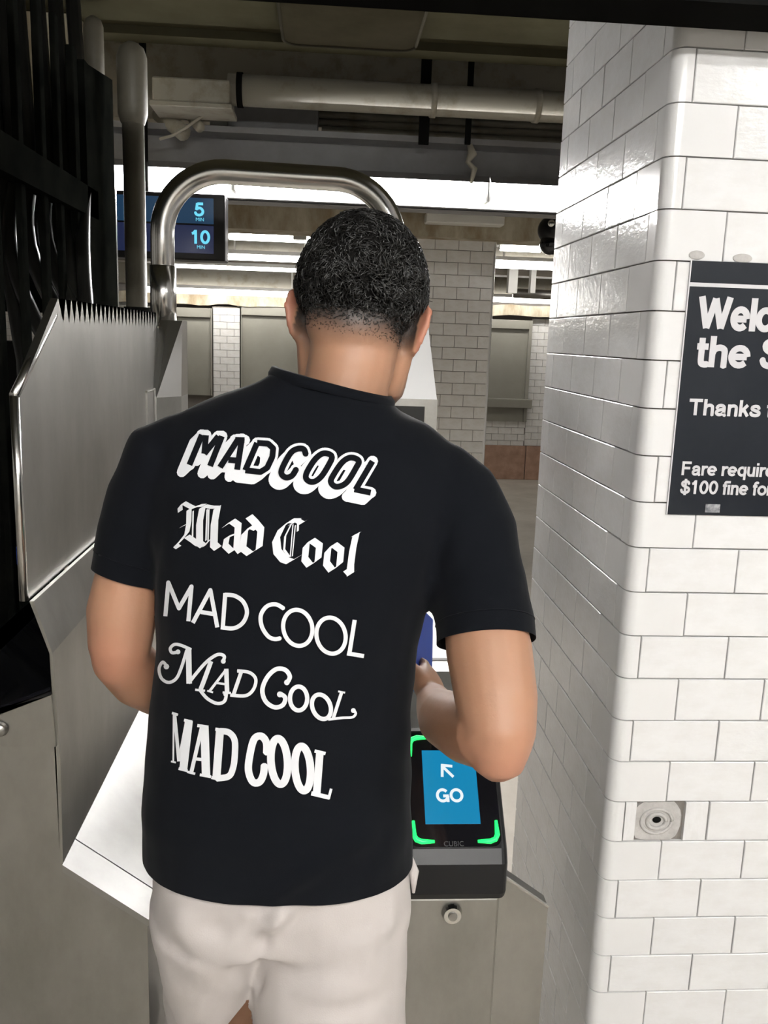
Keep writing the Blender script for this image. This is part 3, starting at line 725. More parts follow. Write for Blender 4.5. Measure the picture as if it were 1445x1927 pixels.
# end post, beveled, and lower channel
pa_, pb_ = P(300, 602, D1), P(343, 602, D1)
zt_ = pa_.z; zlow = P(300, 742, D1).z
b = B(); prism(b, [(pa_.x-.035, D1-.10), (pa_.x+.008, D1-.10), (pb_.x, D1-.03), (pb_.x, D1+.08), (pa_.x-.035, D1+.08)], 'z', 0.0, zt_-.19)
for v in b.verts: pass
obj('post_base', b, steelM, LT)
b = B()
r0 = [(pa_.x-.035, D1-.10, zt_-.19), (pa_.x+.008, D1-.10, zt_-.19), (pb_.x, D1-.03, zt_-.19), (pb_.x, D1+.08, zt_-.19), (pa_.x-.035, D1+.08, zt_-.19)]
r1 = [(pa_.x+.004, D1-.005, zt_), (pa_.x+.022, D1-.005, zt_), (pb_.x, D1+.0, zt_), (pb_.x, D1+.08, zt_), (pa_.x+.004, D1+.08, zt_)]
loft(b, [[Vector(p) for p in r0], [Vector(p) for p in r1]]); obj('post_head', b, steelLM, LT)
b = B(); box(b, xf+.001, pa_.x-.03, D1-.20, D1-.10, 0.2, P(280, 738, D1-.2).z, .004); obj('channel', b, steelDM, LT)
# the bent tube arch over the passage
AY = D1+.03; rt = .030
def ap(px, py): return P(px, py, AY)
al = ap(306, 600); xl_, xr_ = ap(306, 480).x, ap(742, 480).x
ztp = (ap(500, 327).z); rc = .155
pts = [Vector((xl_, AY, al.z-.02)), Vector((xl_, AY, ztp-rc))]
for k in range(1, 12): a = PI - k*PI/2/12; pts.append(Vector((xl_+rc+rc*math.cos(a), AY, ztp-rc+rc*math.sin(a))))
pts += [Vector((xl_+rc, AY, ztp)), Vector((xr_-rc, AY, ztp-.005))]
for k in range(1, 12): a = PI/2 - k*PI/2/12; pts.append(Vector((xr_-rc+rc*math.cos(a), AY, ztp-.005-rc+rc*math.sin(a))))
pts += [Vector((xr_, AY, ztp-rc)), Vector((xr_, AY, .95))]
b = B(); tube(b, pts, rt, 20); obj('arch_tube', b, steelLM, LT, smooth=True)
b = B(); zc_ = ap(306, 500).z; tube(b, [(xl_, AY, al.z-.01), (xl_, AY, zc_)], rt+.003, 20); obj('arch_collar', b, steelLM, LT, smooth=True)

# ------------------------------------------------------------------ right turnstile with fare reader
RT = empty('turnstile', (.22, 1.7, 0), 'steel turnstile beside the near pillar carrying the lit fare reader', 'turnstile')
xr0, xr1 = .135, P(938, 1720, D0).x
ztopR = P(860, 1690, D0).z
b = B(); box(b, xr0, xr1, D0, D1, 0, ztopR, .004); obj('cabinet', b, steelM, RT)
b = B(); prism(b, [(D0+.14, ztopR), (D1-.1, ztopR), (D1-.1, .99), (D0+.30, .99), (D0+.14, .93)], 'x', xr0, xr1-.01); obj('hood', b, steelM, RT)
b = B(); box(b, xr0+.02, xr1-.03, D0+.36, D0+.52, .99, .994); obj('top_label', b, posterWM, RT)
# lean filler plate between cabinet and pillar
pA, pB = P(940, 1642, D0+.02), P(1031, 1706, D0+.02)
b = B(); prism(b, [(xr1, 0), (pB.x, 0), (pB.x, pB.z), (pA.x-.02, pA.z+.0135), (xr1, pA.z+.0135)], 'y', D0+.02, D0+.05); obj('side_plate', b, steelM, RT)
b = B(); tube(b, [Vector((pA.x-.02, D0+.02, pA.z+.0135)), Vector((pB.x, D0+.02, pB.z))], .003, 8); obj('side_plate_edge', b, steelLM, RT)
# lock
q = P(850, 1717, D0-.001); b = B(); tube(b, [q, q+Vector((0, -.010, 0))], [.017, .014], 20); lk = obj('lock', b, steelLM, RT, smooth=False)
b = B(); tube(b, [q+Vector((0, -.009, 0)), q+Vector((0, -.013, 0))], [.008, .007], 14); obj('lock_core', b, steelDM, lk)
# reader: black wedge whose face leans back
rx0, rx1 = P(772, 1600, D0).x-.012, P(951, 1600, D0).x
zr0, zr1 = P(860, 1696, D0-.03).z, P(860, 1612, D0-.03).z
tilt = math.radians(42); LN = .205
yb_, zb_ = D0-.03, zr1
yt_, zt_ = yb_+LN*math.cos(tilt), zb_+LN*math.sin(tilt)
prof = [(yb_+.006, zr0), (yb_, zr0+.012), (yb_, zb_-.014), (yb_+.006, zb_-.004), (yb_+.012, zb_+.006), (yt_, zt_), (yt_+.02, zt_-.004), (yt_+.02, zr0)]
b = B(); prism(b, prof, 'x', rx0, rx1)
es = [e for e in b.edges if abs(e.verts[0].co.x-e.verts[1].co.x) < 1e-6 and len(e.link_faces) == 2 and abs(e.calc_face_angle(0)) > .5]
bmesh.ops.bevel(b, geom=es, offset=.011, segments=4, affect='EDGES', profile=.5)
rd = obj('fare_reader', b, plasticM, RT, smooth=False); rd['label'] = 'black fare reader with blue GO screen and green corner lights'
# face frame: u right, v up the slope
fo = Vector(((rx0+rx1)/2, yb_+.012, zb_+.006)); fu = Vector((1, 0, 0)); fv = Vector((0, yt_-yb_-.012, zt_-zb_-.006)).normalized(); fn = fu.cross(fv)
FW = rx1-rx0; FH = LN-.014
def face(u, v, n=0.0): return fo + fu*u + fv*v + fn*n
def face_poly(pts, n0, n1):
    b = B(); A = [b.verts.new(face(u, v, n0)) for u, v in pts]; Z = [b.verts.new(face(u, v, n1)) for u, v in pts]
    b.faces.new(A[::-1]); b.faces.new(Z)
    for i in range(len(pts)): b.faces.new((A[i], A[(i+1) % len(pts)], Z[(i+1) % len(pts)], Z[i]))
    return b
def rrect(u0, u1, v0, v1, r, n=5):
    o = []
    for cx_, cy_, a0 in ((u1-r, v1-r, 0), (u0+r, v1-r, 90), (u0+r, v0+r, 180), (u1-r, v0+r, 270)):
        for k in range(n+1): a = math.radians(a0+90*k/n); o.append((cx_+r*math.cos(a), cy_+r*math.sin(a)))
    return o
gl = obj('glass_plate', face_poly(rrect(-FW/2+.010, FW/2-.010, .002, FH-.004, .014), 0, .003), glassM, rd)
def face_uv(px, py, n=.004):
    d = ray(px, py); t = (fo+fn*n-CAM).dot(fn)/d.dot(fn); q = CAM+d*t-fo; return q.dot(fu), q.dot(fv)
s0 = face_uv(801, 1556); s1 = face_uv(904, 1545); su0, su1 = s0[0], s1[0]; sv0 = (s0[1]+s1[1])/2; sv1 = min(face_uv(793, 1412)[1], FH-.03)
obj('screen', face_poly([(su0, sv0), (su1, sv0), (su1, sv1), (su0, sv1)], .003, .0036), screenM, rd)
g0 = face_uv(821, 1510); g1 = face_uv(821, 1484)
grotesk('screen_lettering', 'GO', face(g0[0], g0[1], .0045), fu, fv, g1[1]-g0[1], whiteGlowM, rd, .21, (face_uv(873, 1508)[0]-g0[0])/(g1[1]-g0[1])/2.02)
# arrow pointing up-left
def fstroke(pa, pb, wd):
    a = Vector(face_uv(*pa)); c = Vector(face_uv(*pb)); d = (c-a).normalized(); n = Vector((-d.y, d.x))*wd/2
    return [(a+n)[:], (a-n)[:], (c-n)[:], (c+n)[:]]
for pa, pb in (((853, 1462), (831, 1441)), ((832, 1462), (832, 1438)), ((830, 1440), (851, 1442))):
    obj('screen_arrow', face_poly(fstroke(pa, pb, .0045), .004, .0044), whiteGlowM, rd)
for su, sv in ((-1, 0), (1, 0), (-1, 1), (1, 1)):
    u = su*(FW/2-.016); v = .010 if sv == 0 else FH-.012; dv = 1 if sv == 0 else -1
    pts = [face(u, v+dv*.032, .004), face(u, v+dv*.010, .004), face(u-su*.004, v+dv*.003, .004), face(u-su*.012, v, .004), face(u-su*.032, v, .004)]
    b = B(); tube(b, pts, [.0022, .004, .0042, .004, .0022], 8); obj('green_light', b, ledM, rd, smooth=True)
text('maker_mark', 'CUBIC', .011, axes(face(-.004, .003, .0032), fu, fv), mat('dark_print', (.03, .03, .032), .5), rd, align='CENTER', extrude=.0001)
# housing at the far end: white-bright sloping steel face above a dark window
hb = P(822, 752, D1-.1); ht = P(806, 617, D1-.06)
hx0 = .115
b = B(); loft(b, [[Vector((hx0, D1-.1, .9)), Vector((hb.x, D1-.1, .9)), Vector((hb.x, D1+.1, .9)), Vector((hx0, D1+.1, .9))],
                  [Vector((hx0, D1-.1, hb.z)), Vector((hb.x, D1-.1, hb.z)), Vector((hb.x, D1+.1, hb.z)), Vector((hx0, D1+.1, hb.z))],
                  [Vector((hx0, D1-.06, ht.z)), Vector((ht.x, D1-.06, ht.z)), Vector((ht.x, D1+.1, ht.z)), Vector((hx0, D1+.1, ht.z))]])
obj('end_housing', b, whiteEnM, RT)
wq0, wq1 = P(738, 815, D1-.1), P(799, 765, D1-.1)
obj('dark_window', box(B(), wq0.x, wq1.x, D1-.103, D1-.1, wq0.z-.1, wq1.z), glassM, RT)
obj('window_surround', box(B(), hx0, hb.x+.002, D1-.102, D1-.1, wq0.z-.14, hb.z), steelDM, RT)

# ------------------------------------------------------------------ near lamps behind the photographer
def ceiling_lamp(x0, x1, Y, label):
    z = CZ-.10
    root = empty('fluorescent_light', ((x0+x1)/2, Y, z), label, 'light', 'near ceiling lights')
    obj('tray', box(B(), x0, x1, Y-.09, Y+.09, z+.035, CZ-.002, .004), fixtureM, root)
    for dy in (-.045, .045):
        b = B(); tube(b, [(x0+.02, Y+dy, z), (x1-.02, Y+dy, z)], .018, 10); obj('tube', b, tubeN, root, smooth=True)
ceiling_lamp(1.50, 2.75, -.35, 'ceiling light mirrored in the upper right tiles of the pillar')
ceiling_lamp(-.75, 1.3, -1.2, 'long ceiling light just behind the photographer')
ceiling_lamp(.05, 1.3, -2.6, 'ceiling light farthest behind the photographer')

# ------------------------------------------------------------------ the man
person = empty('person', (-.05, 1.12, 0), 'man in a black printed t-shirt and cream shorts, seen from behind', 'person')
def ring(L, R, Y, hd, n=28, ex=2.4, back=1.0, lean=0.0):
    """closed ring between two silhouette points, hd deep; ex>2 squares it off"""
    a, c = P(L[0], L[1], Y), P(R[0], R[1], Y)
    ctr = (a+c)/2; ax = (c-a)/2; dep = Vector((0, 0, 1)).cross(ax).normalized()   # points forward (+y)
    dep = (dep + Vector((0, 0, lean))).normalized()
    out = []
    for k in range(n):
        t = 2*PI*k/n; co, si = math.cos(t), math.sin(t)
        cx_ = math.copysign(abs(co)**(2/ex), co); sy_ = math.copysign(abs(si)**(2/ex), si)
        out.append(ctr + ax*cx_ + dep*hd*sy_*(back if si < 0 else 1))
    return out
TORSO = [((274, 1592), (779, 1602), 1.105, .122), ((270, 1510), (777, 1530), 1.105, .122), ((276, 1410), (771, 1420), 1.11, .118),
         ((287, 1300), (773, 1310), 1.115, .116), ((294, 1200), (784, 1215), 1.12, .120), ((296, 1100), (802, 1130), 1.125, .124),
         ((284, 1000), (832, 1040), 1.13, .124), ((282, 900), (862, 960), 1.135, .116), ((296, 818), (878, 892), 1.14, .100),
         ((346, 770), (846, 834), 1.142, .084), ((420, 739), (798, 793), 1.145, .074), ((478, 722), (756, 774), 1.145, .070), ((502, 708), (744, 762), 1.144, .072), ((512, 698), (737, 752), 1.144, .071), ((512, 694), (737, 749), 1.144, .071)]
def arm_rings(bm, L, scale=1.0, n=18):
    tube(bm, [P(x, y, Y) for x, y, Y, r in L], [r*scale for *_, r in L], n)
# --- t-shirt
b = B()
loft(b, [ring((272, 1660), (782, 1670), 1.105, .124)]+[ring(*r) for r in TORSO])
LS = [(365, 835, 1.14, .048), (322, 858, 1.14, .060), (285, 945, 1.135, .058), (258, 1020, 1.13, .052), (238, 1085, 1.125, .0480), (222, 1140, 1.12, .0480)]
RS = [(805, 882, 1.14, .050), (846, 930, 1.13, .064), (880, 1010, 1.11, .067), (900, 1100, 1.085, .063), (912, 1175, 1.06, .0620), (914, 1207, 1.05, .0635), (920, 1270, 1.025, .065)]
for S in (LS, RS): arm_rings(b, S)
me = evaluated(b, [('REMESH', dict(mode='VOXEL', voxel_size=.006, use_smooth_shade=True)), ('SMOOTH', dict(factor=.5, iterations=12))])
# folds
FOLDS = [((812, 1175), (850, 1050), .005, .010), ((850, 1050), (930, 910), .004, .012), ((805, 1165), (900, 1085), .004, .010), ((805, 1180), (840, 1010), -.005, .012),
         ((820, 1195), (960, 1130), .003, .012), ((935, 1110), (985, 1105), .003, .008), ((515, 1690), (640, 1600), .006, .012), ((640, 1600), (720, 1570), .004, .014),
         ((330, 1540), (560, 1560), .003, .014), ((300, 1100), (360, 940), .004, .012), ((305, 1115), (420, 1060), .003, .014), ((690, 1050), (700, 1350), .003, .02), ((560, 1100), (600, 1300), -.003, .03)]
bv = BVHTree.FromPolygons([v.co for v in me.vertices], [p.vertices for p in me.polygons])
F3 = []
for a, c, amp, sg in FOLDS:
    h = [bv.ray_cast(CAM, ray(*q).normalized())[0] for q in (a, c)]
    if all(h): F3.append((h[0], h[1], amp, sg))
nrm = [v.normal.copy() for v in me.vertices]
for v, n in zip(me.vertices, nrm):
    p = v.co; dsp = .004*noise.noise(p*9) + .0022*noise.noise(p*22)
    for a, c, amp, sg in F3:
        ab = c-a; t = max(0, min(1, (p-a).dot(ab)/ab.length_squared)); d = (p-a-ab*t).length
        if d < 4*sg: dsp += amp*math.exp(-(d/sg)**2)*math.sin(PI*min(1, .15+t*.85))
    v.co = p + n*dsp
def clean_cut(me, co, no, keep):
    bm = bmesh.new(); bm.from_mesh(me)
    fs = [f for f in bm.faces if keep(f.calc_center_median())]
    g = list({v for f in fs for v in f.verts}) + list({e for f in fs for e in f.edges}) + fs
    bmesh.ops.bisect_plane(bm, geom=g, plane_co=co, plane_no=no, clear_outer=True, dist=1e-6)
    bm.to_mesh(me); bm.free()
HEMS = []
for S, i0 in ((LS, 4), (RS, 5)):
    A0, A1 = P(*S[i0-1][:3]), P(*S[i0][:3]); ax_ = (P(*S[i0+1][:3])-A0).normalized(); r_ = S[i0][3]
    clean_cut(me, A1, ax_, lambda c: (c-A1).dot(ax_) > -.03 and ((c-A1)-ax_*(c-A1).dot(ax_)).length < r_*1.22)
    HEMS.append((A1, ax_, r_))
hl_, hr_ = P(274, 1592, 1.105), P(779, 1602, 1.105)
hno = (hr_-hl_).cross(Vector((0, 1, .02))).normalized(); hno = -hno if hno.z > 0 else hno
clean_cut(me, (hl_+hr_)/2, hno, lambda c: c.z < 1.0)
me.materials.append(cottonM)
for p in me.polygons: p.use_smooth = True
shirt = link('t_shirt', me, person); shirt['label'] = 'black short-sleeved t-shirt with five white back prints'
shirt_bv = BVHTree.FromPolygons([v.co for v in me.vertices], [p.vertices for p in me.polygons])
# collar rib
crings = []
for L, R, Y, hd_, off in (((506, 708), (741, 762), 1.144, .0725, .0012), ((510, 700), (738, 755), 1.144, .0725, .0035), ((515, 689), (733, 745), 1.145, .071, .0025), ((516, 688), (732, 745), 1.145, .070, -.002), ((514, 698), (735, 753), 1.145, .070, -.004)):
    r = ring(L, R, Y, hd_, n=40, ex=2.1); ctr = sum(r, Vector())/len(r)
    rr2 = []
    for q in r:
        d = (q-ctr); d.z = 0; d.normalize(); rr2.append(q+d*off+Vector((0, 0, -.022*max(0, d.y))))
    crings.append(rr2)
b = B(); loft(b, crings, caps=False)
obj('collar', b, cottonM, shirt, smooth=True)
# sleeve and bottom hems: thin stitched bands
for A1, ax_, r_ in HEMS:
    u_ = ax_.orthogonal().normalized(); v_ = ax_.cross(u_); o2 = A1-ax_*.024; pts = []
    for k in range(41):
        d = u_*math.cos(2*PI*k/40)+v_*math.sin(2*PI*k/40); h = shirt_bv.ray_cast(o2, d, r_*1.5)[0]
        if h is not None: pts.append(h+d*.0003)
    if len(pts) > 20:
        b = B(); tube(b, pts, .0009, 5); obj('sleeve_seam', b, cottonM, shirt, smooth=True)

# --- prints on the back, traced as strokes laid onto the cloth
def on_shirt(px, py, lift):
    d = ray(px, py).normalized(); h = shirt_bv.ray_cast(CAM, d)[0]
    return None if h is None else h - d*lift
class Ink:
    def __init__(s, lift): s.bm = bmesh.new(); s.lift = lift; s.n = 0
    def poly(s, pts):
        s.n += 1; lf = s.lift + (s.n % 61)*1.5e-5
        q = [on_shirt(x, y, lf) for x, y in pts]
        if any(p is None for p in q): return
        try: s.bm.faces.new([s.bm.verts.new(p) for p in q])
        except ValueError: pass
    def seg(s, a, c, wa, wc=None):
        wc = wa if wc is None else wc
        dx, dy = c[0]-a[0], c[1]-a[1]; L = math.hypot(dx, dy)
        if L < 1e-6: return
        nx, ny = -dy/L, dx/L; n = max(1, int(L/6)); mcols = max(1, int(max(wa, wc)/8))
        for i in range(n):
            t0, t1 = i/n, (i+1)/n
            for j in range(mcols):
                s0, s1 = j/mcols-.5, (j+1)/mcols-.5
                w0, w1 = wa+(wc-wa)*t0, wa+(wc-wa)*t1
                s.poly([(a[0]+dx*t0+nx*w0*s0, a[1]+dy*t0+ny*w0*s0), (a[0]+dx*t1+nx*w1*s0, a[1]+dy*t1+ny*w1*s0),
                        (a[0]+dx*t1+nx*w1*s1, a[1]+dy*t1+ny*w1*s1), (a[0]+dx*t0+nx*w0*s1, a[1]+dy*t0+ny*w0*s1)])
    def dot(s, c, d, n=10):
        s.poly([(c[0]+d/2*math.cos(2*PI*k/n), c[1]+d/2*math.sin(2*PI*k/n)) for k in range(n)])
    def stroke(s, pts, wd, curve=False, closed=False, roundends=False):
        if curve: pts = catmull(pts, 6, closed)
        if closed: pts = list(pts)+[pts[0]]
        for a, c in zip(pts, pts[1:]): s.seg(a, c, wd)
        rng = pts if roundends else pts[1:-1] if not closed else pts
        for q in rng: s.dot(q, wd)
    def nib(s, pts, nx, ny):
        for a, c in zip(pts, pts[1:]):
            n = max(1, int(math.hypot(c[0]-a[0], c[1]-a[1])/6))
            for i in range(n):
                t0, t1 = i/n, (i+1)/n
                p = (a[0]+(c[0]-a[0])*t0, a[1]+(c[1]-a[1])*t0); q = (a[0]+(c[0]-a[0])*t1, a[1]+(c[1]-a[1])*t1)
                s.poly([(p[0]-nx, p[1]-ny), (q[0]-nx, q[1]-ny), (q[0]+nx, q[1]+ny), (p[0]+nx, p[1]+ny)])
    def done(s, name, M):
        s.bm.normal_update()
        for f in s.bm.faces:
            if f.normal.dot(CAM-f.calc_center_median()) < 0: f.normal_flip()
        me = bpy.data.meshes.new(name); s.bm.to_mesh(me); s.bm.free(); me.materials.append(M)
        for p in me.polygons: p.use_smooth = True
        return link(name, me, shirt)
K2, K3 = 460/1445, 450/1445
def c2(pts): return [(280+x*K2, 780+y*K2) for x, y in pts]
def c3(pts): return [(270+x*K3, 1070+y*K3) for x, y in pts]
def ell(cx_, cy_, rx, ry, sl=0.0, n=16): return [(cx_+rx*math.cos(2*PI*k/n)-sl*ry*math.sin(2*PI*k/n), cy_+ry*math.sin(2*PI*k/n)) for k in range(n)]
# line 1: black slanted block letters with a white outline and block shadow
L1 = [([(240, 298), (314, 120)], 0, 0), ([(338, 122), (328, 232)], 0, 0), ([(328, 232), (412, 128)], 0, 0), ([(432, 128), (362, 305)], 0, 0),
      ([(421, 312), (528, 146)], 0, 0), ([(550, 144), (522, 326)], 0, 0), ([(470, 268), (526, 272)], 0, 0), ([(510, 150), (566, 152)], 0, 0),
      ([(570, 330), (640, 168)], 0, 0), ([(640, 168), (705, 172), (735, 200), (730, 250), (700, 315), (660, 340), (570, 330)], 0, 0),
      ([(928, 236), (915, 205), (878, 203), (838, 228), (792, 310), (784, 350), (810, 372), (846, 362), (872, 322)], 1, 0),
      ([(1070, 236), (1030, 230), (985, 262), (940, 330), (928, 372), (950, 396), (985, 394), (1025, 360), (1068, 290), (1082, 255)], 1, 1),
      ([(1225, 261), (1185, 256), (1140, 286), (1090, 360), (1076, 398), (1100, 425), (1140, 421), (1180, 390), (1228, 310), (1242, 280)], 1, 1),
      ([(1322, 276), (1222, 445)], 0, 0), ([(1215, 442), (1312, 462)], 0, 0)]
W1 = 36*K2
ink = Ink(.0014)
for st in range(13):
    ox, oy = -46*st/12, 44*st/12
    for pts, cv, cl in L1:
        ink.stroke(c2([(x+ox, y+oy) for x, y in pts]), W1+15*K2*2 if st == 0 else W1+22*K2, bool(cv), bool(cl), roundends=True)
ink.done('print_line', printM)['label'] = 'slanted block lettering in white outline, topmost print'
ink = Ink(.0028)
for pts, cv, cl in L1: ink.stroke(c2(pts), W1*.98, bool(cv), bool(cl))
ink.done('print_letters', cottonM)
# line 2: blackletter with a broad nib
ink = Ink(.0014); nx, ny = 20.5*K2, -13*K2
for pts, k in (([(186, 572), (184, 548), (205, 522), (238, 540), (262, 552)], .7), ([(262, 552), (300, 538), (330, 536)], .7), ([(330, 540), (372, 548), (412, 548)], .7),
               ([(238, 560), (236, 640), (225, 700), (190, 745), (160, 775)], .75), ([(160, 775), (176, 786)], .8), ([(190, 665), (240, 640)], .6), ([(225, 720), (262, 745), (292, 768)], .8),
               ([(318, 545), (300, 640), (300, 768)], 1), ([(300, 762), (322, 778)], 1), ([(405, 548), (388, 640), (384, 770), (408, 792)], 1.1), ([(262, 570), (258, 735)], .22), ([(345, 560), (338, 745)], .25), ([(355, 560), (350, 750)], .2),
               ([(325, 780), (360, 740)], .5),
               ([(450, 660), (490, 628), (528, 655), (520, 780), (545, 812)], 1), ([(518, 705), (462, 725), (452, 775), (490, 812), (520, 785)], .9),
               ([(592, 602), (625, 635), (662, 680), (652, 790), (598, 824)], 1), ([(598, 824), (556, 792), (566, 700), (605, 660), (640, 675)], 1), ([(598, 824), (652, 785)], .7),
               ([(880, 628), (835, 628), (785, 670), (752, 740), (760, 810), (800, 858), (835, 870), (890, 838)], 1.15), ([(835, 650), (880, 628), (905, 642), (925, 630)], .8), ([(852, 650), (836, 842)], .16), ([(866, 655), (848, 838)], .16), ([(842, 648), (806, 720), (800, 800), (830, 842)], .3), ([(882, 640), (880, 690)], .3),
               ([(960, 742), (930, 775), (922, 855), (952, 893)], 1), ([(952, 893), (1000, 858), (1008, 775), (962, 742)], 1),
               ([(1092, 768), (1058, 805), (1050, 880), (1082, 922)], 1), ([(1082, 922), (1128, 885), (1136, 800), (1094, 768)], 1),
               ([(1205, 718), (1245, 700)], .6), ([(1225, 708), (1205, 800), (1192, 900), (1192, 945)], 1.05), ([(1165, 918), (1190, 945), (1222, 925)], .8)):
    ink.nib(c2(pts), nx*k, ny*k)
ink.done('print_line', printM)['label'] = 'white blackletter lettering, second print'
# line 3: thin plain capitals
ink = Ink(.0014)
for pts, cv, cl in (([(132, 288), (150, 84), (214, 240), (290, 108), (271, 318)], 0, 0), ([(298, 328), (404, 130), (446, 355)], 0, 0), ([(345, 262), (425, 275)], 0, 0),
                    ([(478, 368), (494, 148)], 0, 0), ([(490, 158), (550, 164), (602, 200), (625, 262), (602, 325), (548, 360), (478, 357)], 1, 0),
                    ([(848, 242), (800, 216), (745, 228), (709, 282), (715, 350), (752, 408), (792, 426), (826, 421)], 1, 0), (ell(932, 358, 88, 109, -.08), 1, 1), (ell(1133, 405, 88, 109, -.08), 1, 1),
                    ([(1276, 310), (1244, 512)], 0, 0), ([(1230, 512), (1332, 529)], 0, 0)):
    ink.stroke(c3(pts), 25*K3, bool(cv), bool(cl))
ink.done('print_line', printM)['label'] = 'thin plain white capitals, third print'
# line 4: swash capitals
ink = Ink(.0014)
for pts, wd in (([(205, 505), (172, 508), (162, 482), (188, 458), (228, 464), (288, 490)], 17), ([(140, 590), (116, 565), (94, 605), (108, 662), (152, 688), (198, 664), (228, 600), (262, 492)], 17),
                ([(272, 482), (276, 695)], 30), ([(272, 692), (355, 590), (410, 540), (455, 518), (488, 530), (480, 562)], 18), ([(408, 560), (372, 660), (345, 730)], 24),
                ([(312, 732), (372, 738)], 12), ([(342, 735), (385, 785), (445, 815), (490, 800), (502, 745)], 18),
                ([(398, 742), (498, 612)], 14), ([(500, 605), (505, 748)], 24), ([(436, 690), (502, 700)], 12), ([(385, 738), (420, 748)], 10), ([(478, 748), (528, 752)], 12),
                ([(542, 766), (592, 620)], 20), ([(566, 618), (640, 628), (678, 668), (664, 730), (616, 768), (524, 764)], 18),
                ([(868, 690), (884, 652), (856, 612), (802, 608), (748, 656), (718, 732), (738, 802), (792, 838), (842, 824), (856, 780), (826, 756)], 24),
                ([(1198, 745), (1146, 905)], 18), ([(1176, 742), (1218, 750)], 10), ([(1116, 912), (1200, 902), (1262, 898), (1282, 876), (1270, 856)], 14)):
    ink.stroke(c3(pts), wd*K3*1.12, len(pts) > 2, False)
for c, d in (((208, 503), 30), ((138, 592), 34), ((482, 560), 30), ((866, 688), 34), ((824, 760), 36), ((1268, 858), 30), ((495, 760), 26)): ink.dot(c3([c])[0], d*K3)
ink.stroke(c3(ell(937, 785, 52, 72)), 26*K3, True, True); ink.stroke(c3(ell(1075, 835, 56, 74, -.18)), 26*K3, True, True)
ink.done('print_line', printM)['label'] = 'white swash lettering, fourth print'
# line 5: heavy condensed serif
ink = Ink(.0014)
for pts, wd in (([(186, 872), (200, 1010), (214, 1165)], 20), ([(182, 890), (180, 1165)], 10), ([(262, 925), (216, 1165)], 22), ([(274, 920), (240, 1215)], 46), ([(172, 872), (208, 884)], 14), ([(245, 915), (294, 926)], 16), ([(166, 1165), (196, 1172)], 10), ([(212, 1208), (266, 1222)], 16),
                ([(352, 960), (288, 1235)], 22), ([(368, 955), (378, 1250)], 48), ([(325, 948), (392, 958)], 18), ([(318, 1150), (372, 1156)], 18), ([(264, 1228), (312, 1240)], 14), ([(340, 1246), (408, 1258)], 16),
                ([(462, 975), (440, 1270)], 46), ([(434, 970), (500, 980)], 18), ([(410, 1262), (470, 1275)], 18)):
    ink.stroke(c3(pts), wd*K3*1.05, False, False)
ink.stroke(c3([(462, 982), (515, 990), (550, 1035), (552, 1120), (542, 1200), (515, 1255), (440, 1268)]), 38*K3, True)
ink.stroke(c3([(744, 1115), (742, 1050), (710, 1012), (668, 1032), (642, 1130), (634, 1220), (660, 1288), (700, 1290), (724, 1245), (730, 1190)]), 44*K3, True)
ink.stroke(c3(ell(820, 1165, 50, 138, -.06)), 46*K3, True, True); ink.stroke(c3(ell(962, 1208, 47, 134, -.06)), 46*K3, True, True)
for pts, wd in (([(1066, 1105), (1046, 1362)], 46), ([(1034, 1102), (1100, 1118)], 20), ([(1014, 1358), (1125, 1384)], 26), ([(1118, 1392), (1134, 1330)], 16)): ink.stroke(c3(pts), wd*K3, False)
ink.done('print_line', printM)['label'] = 'heavy condensed white lettering, lowest print'

# --- shorts
b = B()
pel = [((300, 1560), (755, 1570), 1.108, .104), ((288, 1625), (770, 1635), 1.108, .112), ((292, 1680), (772, 1690), 1.11, .116), ((302, 1715), (770, 1720), 1.112, .112)]
loft(b, [ring(*r, ex=2.5) for r in pel])
def leg(bm, L, n=22, flat=1.0):
    pts = [Vector(p) for p, *_ in L]; F = []
    rings = []
    for i, (p, rx, ry) in enumerate(L):
        a = pts[max(i-1, 0)]; c = pts[min(i+1, len(pts)-1)]; t_ = (c-a).normalized()
        u = (Vector((1, 0, 0)) - t_*t_.x).normalized(); v = t_.cross(u)
        rings.append([pts[i] + u*rx*math.cos(2*PI*k/n) + v*ry*math.sin(2*PI*k/n) for k in range(n)])
    loft(bm, rings)
RL = [(P(630, 1690, 1.11), .102, .112), (P(627, 1760, 1.10), .106, .112), (P(623, 1850, 1.09), .108, .110), (P(621, 1940, 1.09), .109, .110), (P(626, 2040, 1.10), .105, .110), (P(626, 2130, 1.11), .106, .110)]
LL = [(P(398, 1690, 1.11), .086, .105), (P(402, 1750, 1.13), .078, .105), (P(405, 1820, 1.19), .074, .106), (P(407, 1880, 1.26), .078, .106), (P(402, 1915, 1.32), .082, .106), (P(400, 1930, 1.35), .084, .108)]
leg(b, RL); leg(b, LL)
me = evaluated(b, [('REMESH', dict(mode='VOXEL', voxel_size=.006, use_smooth_shade=True)), ('SMOOTH', dict(factor=.5, iterations=16))])
bv = BVHTree.FromPolygons([v.co for v in me.vertices], [p.vertices for p in me.polygons])
F3 = []
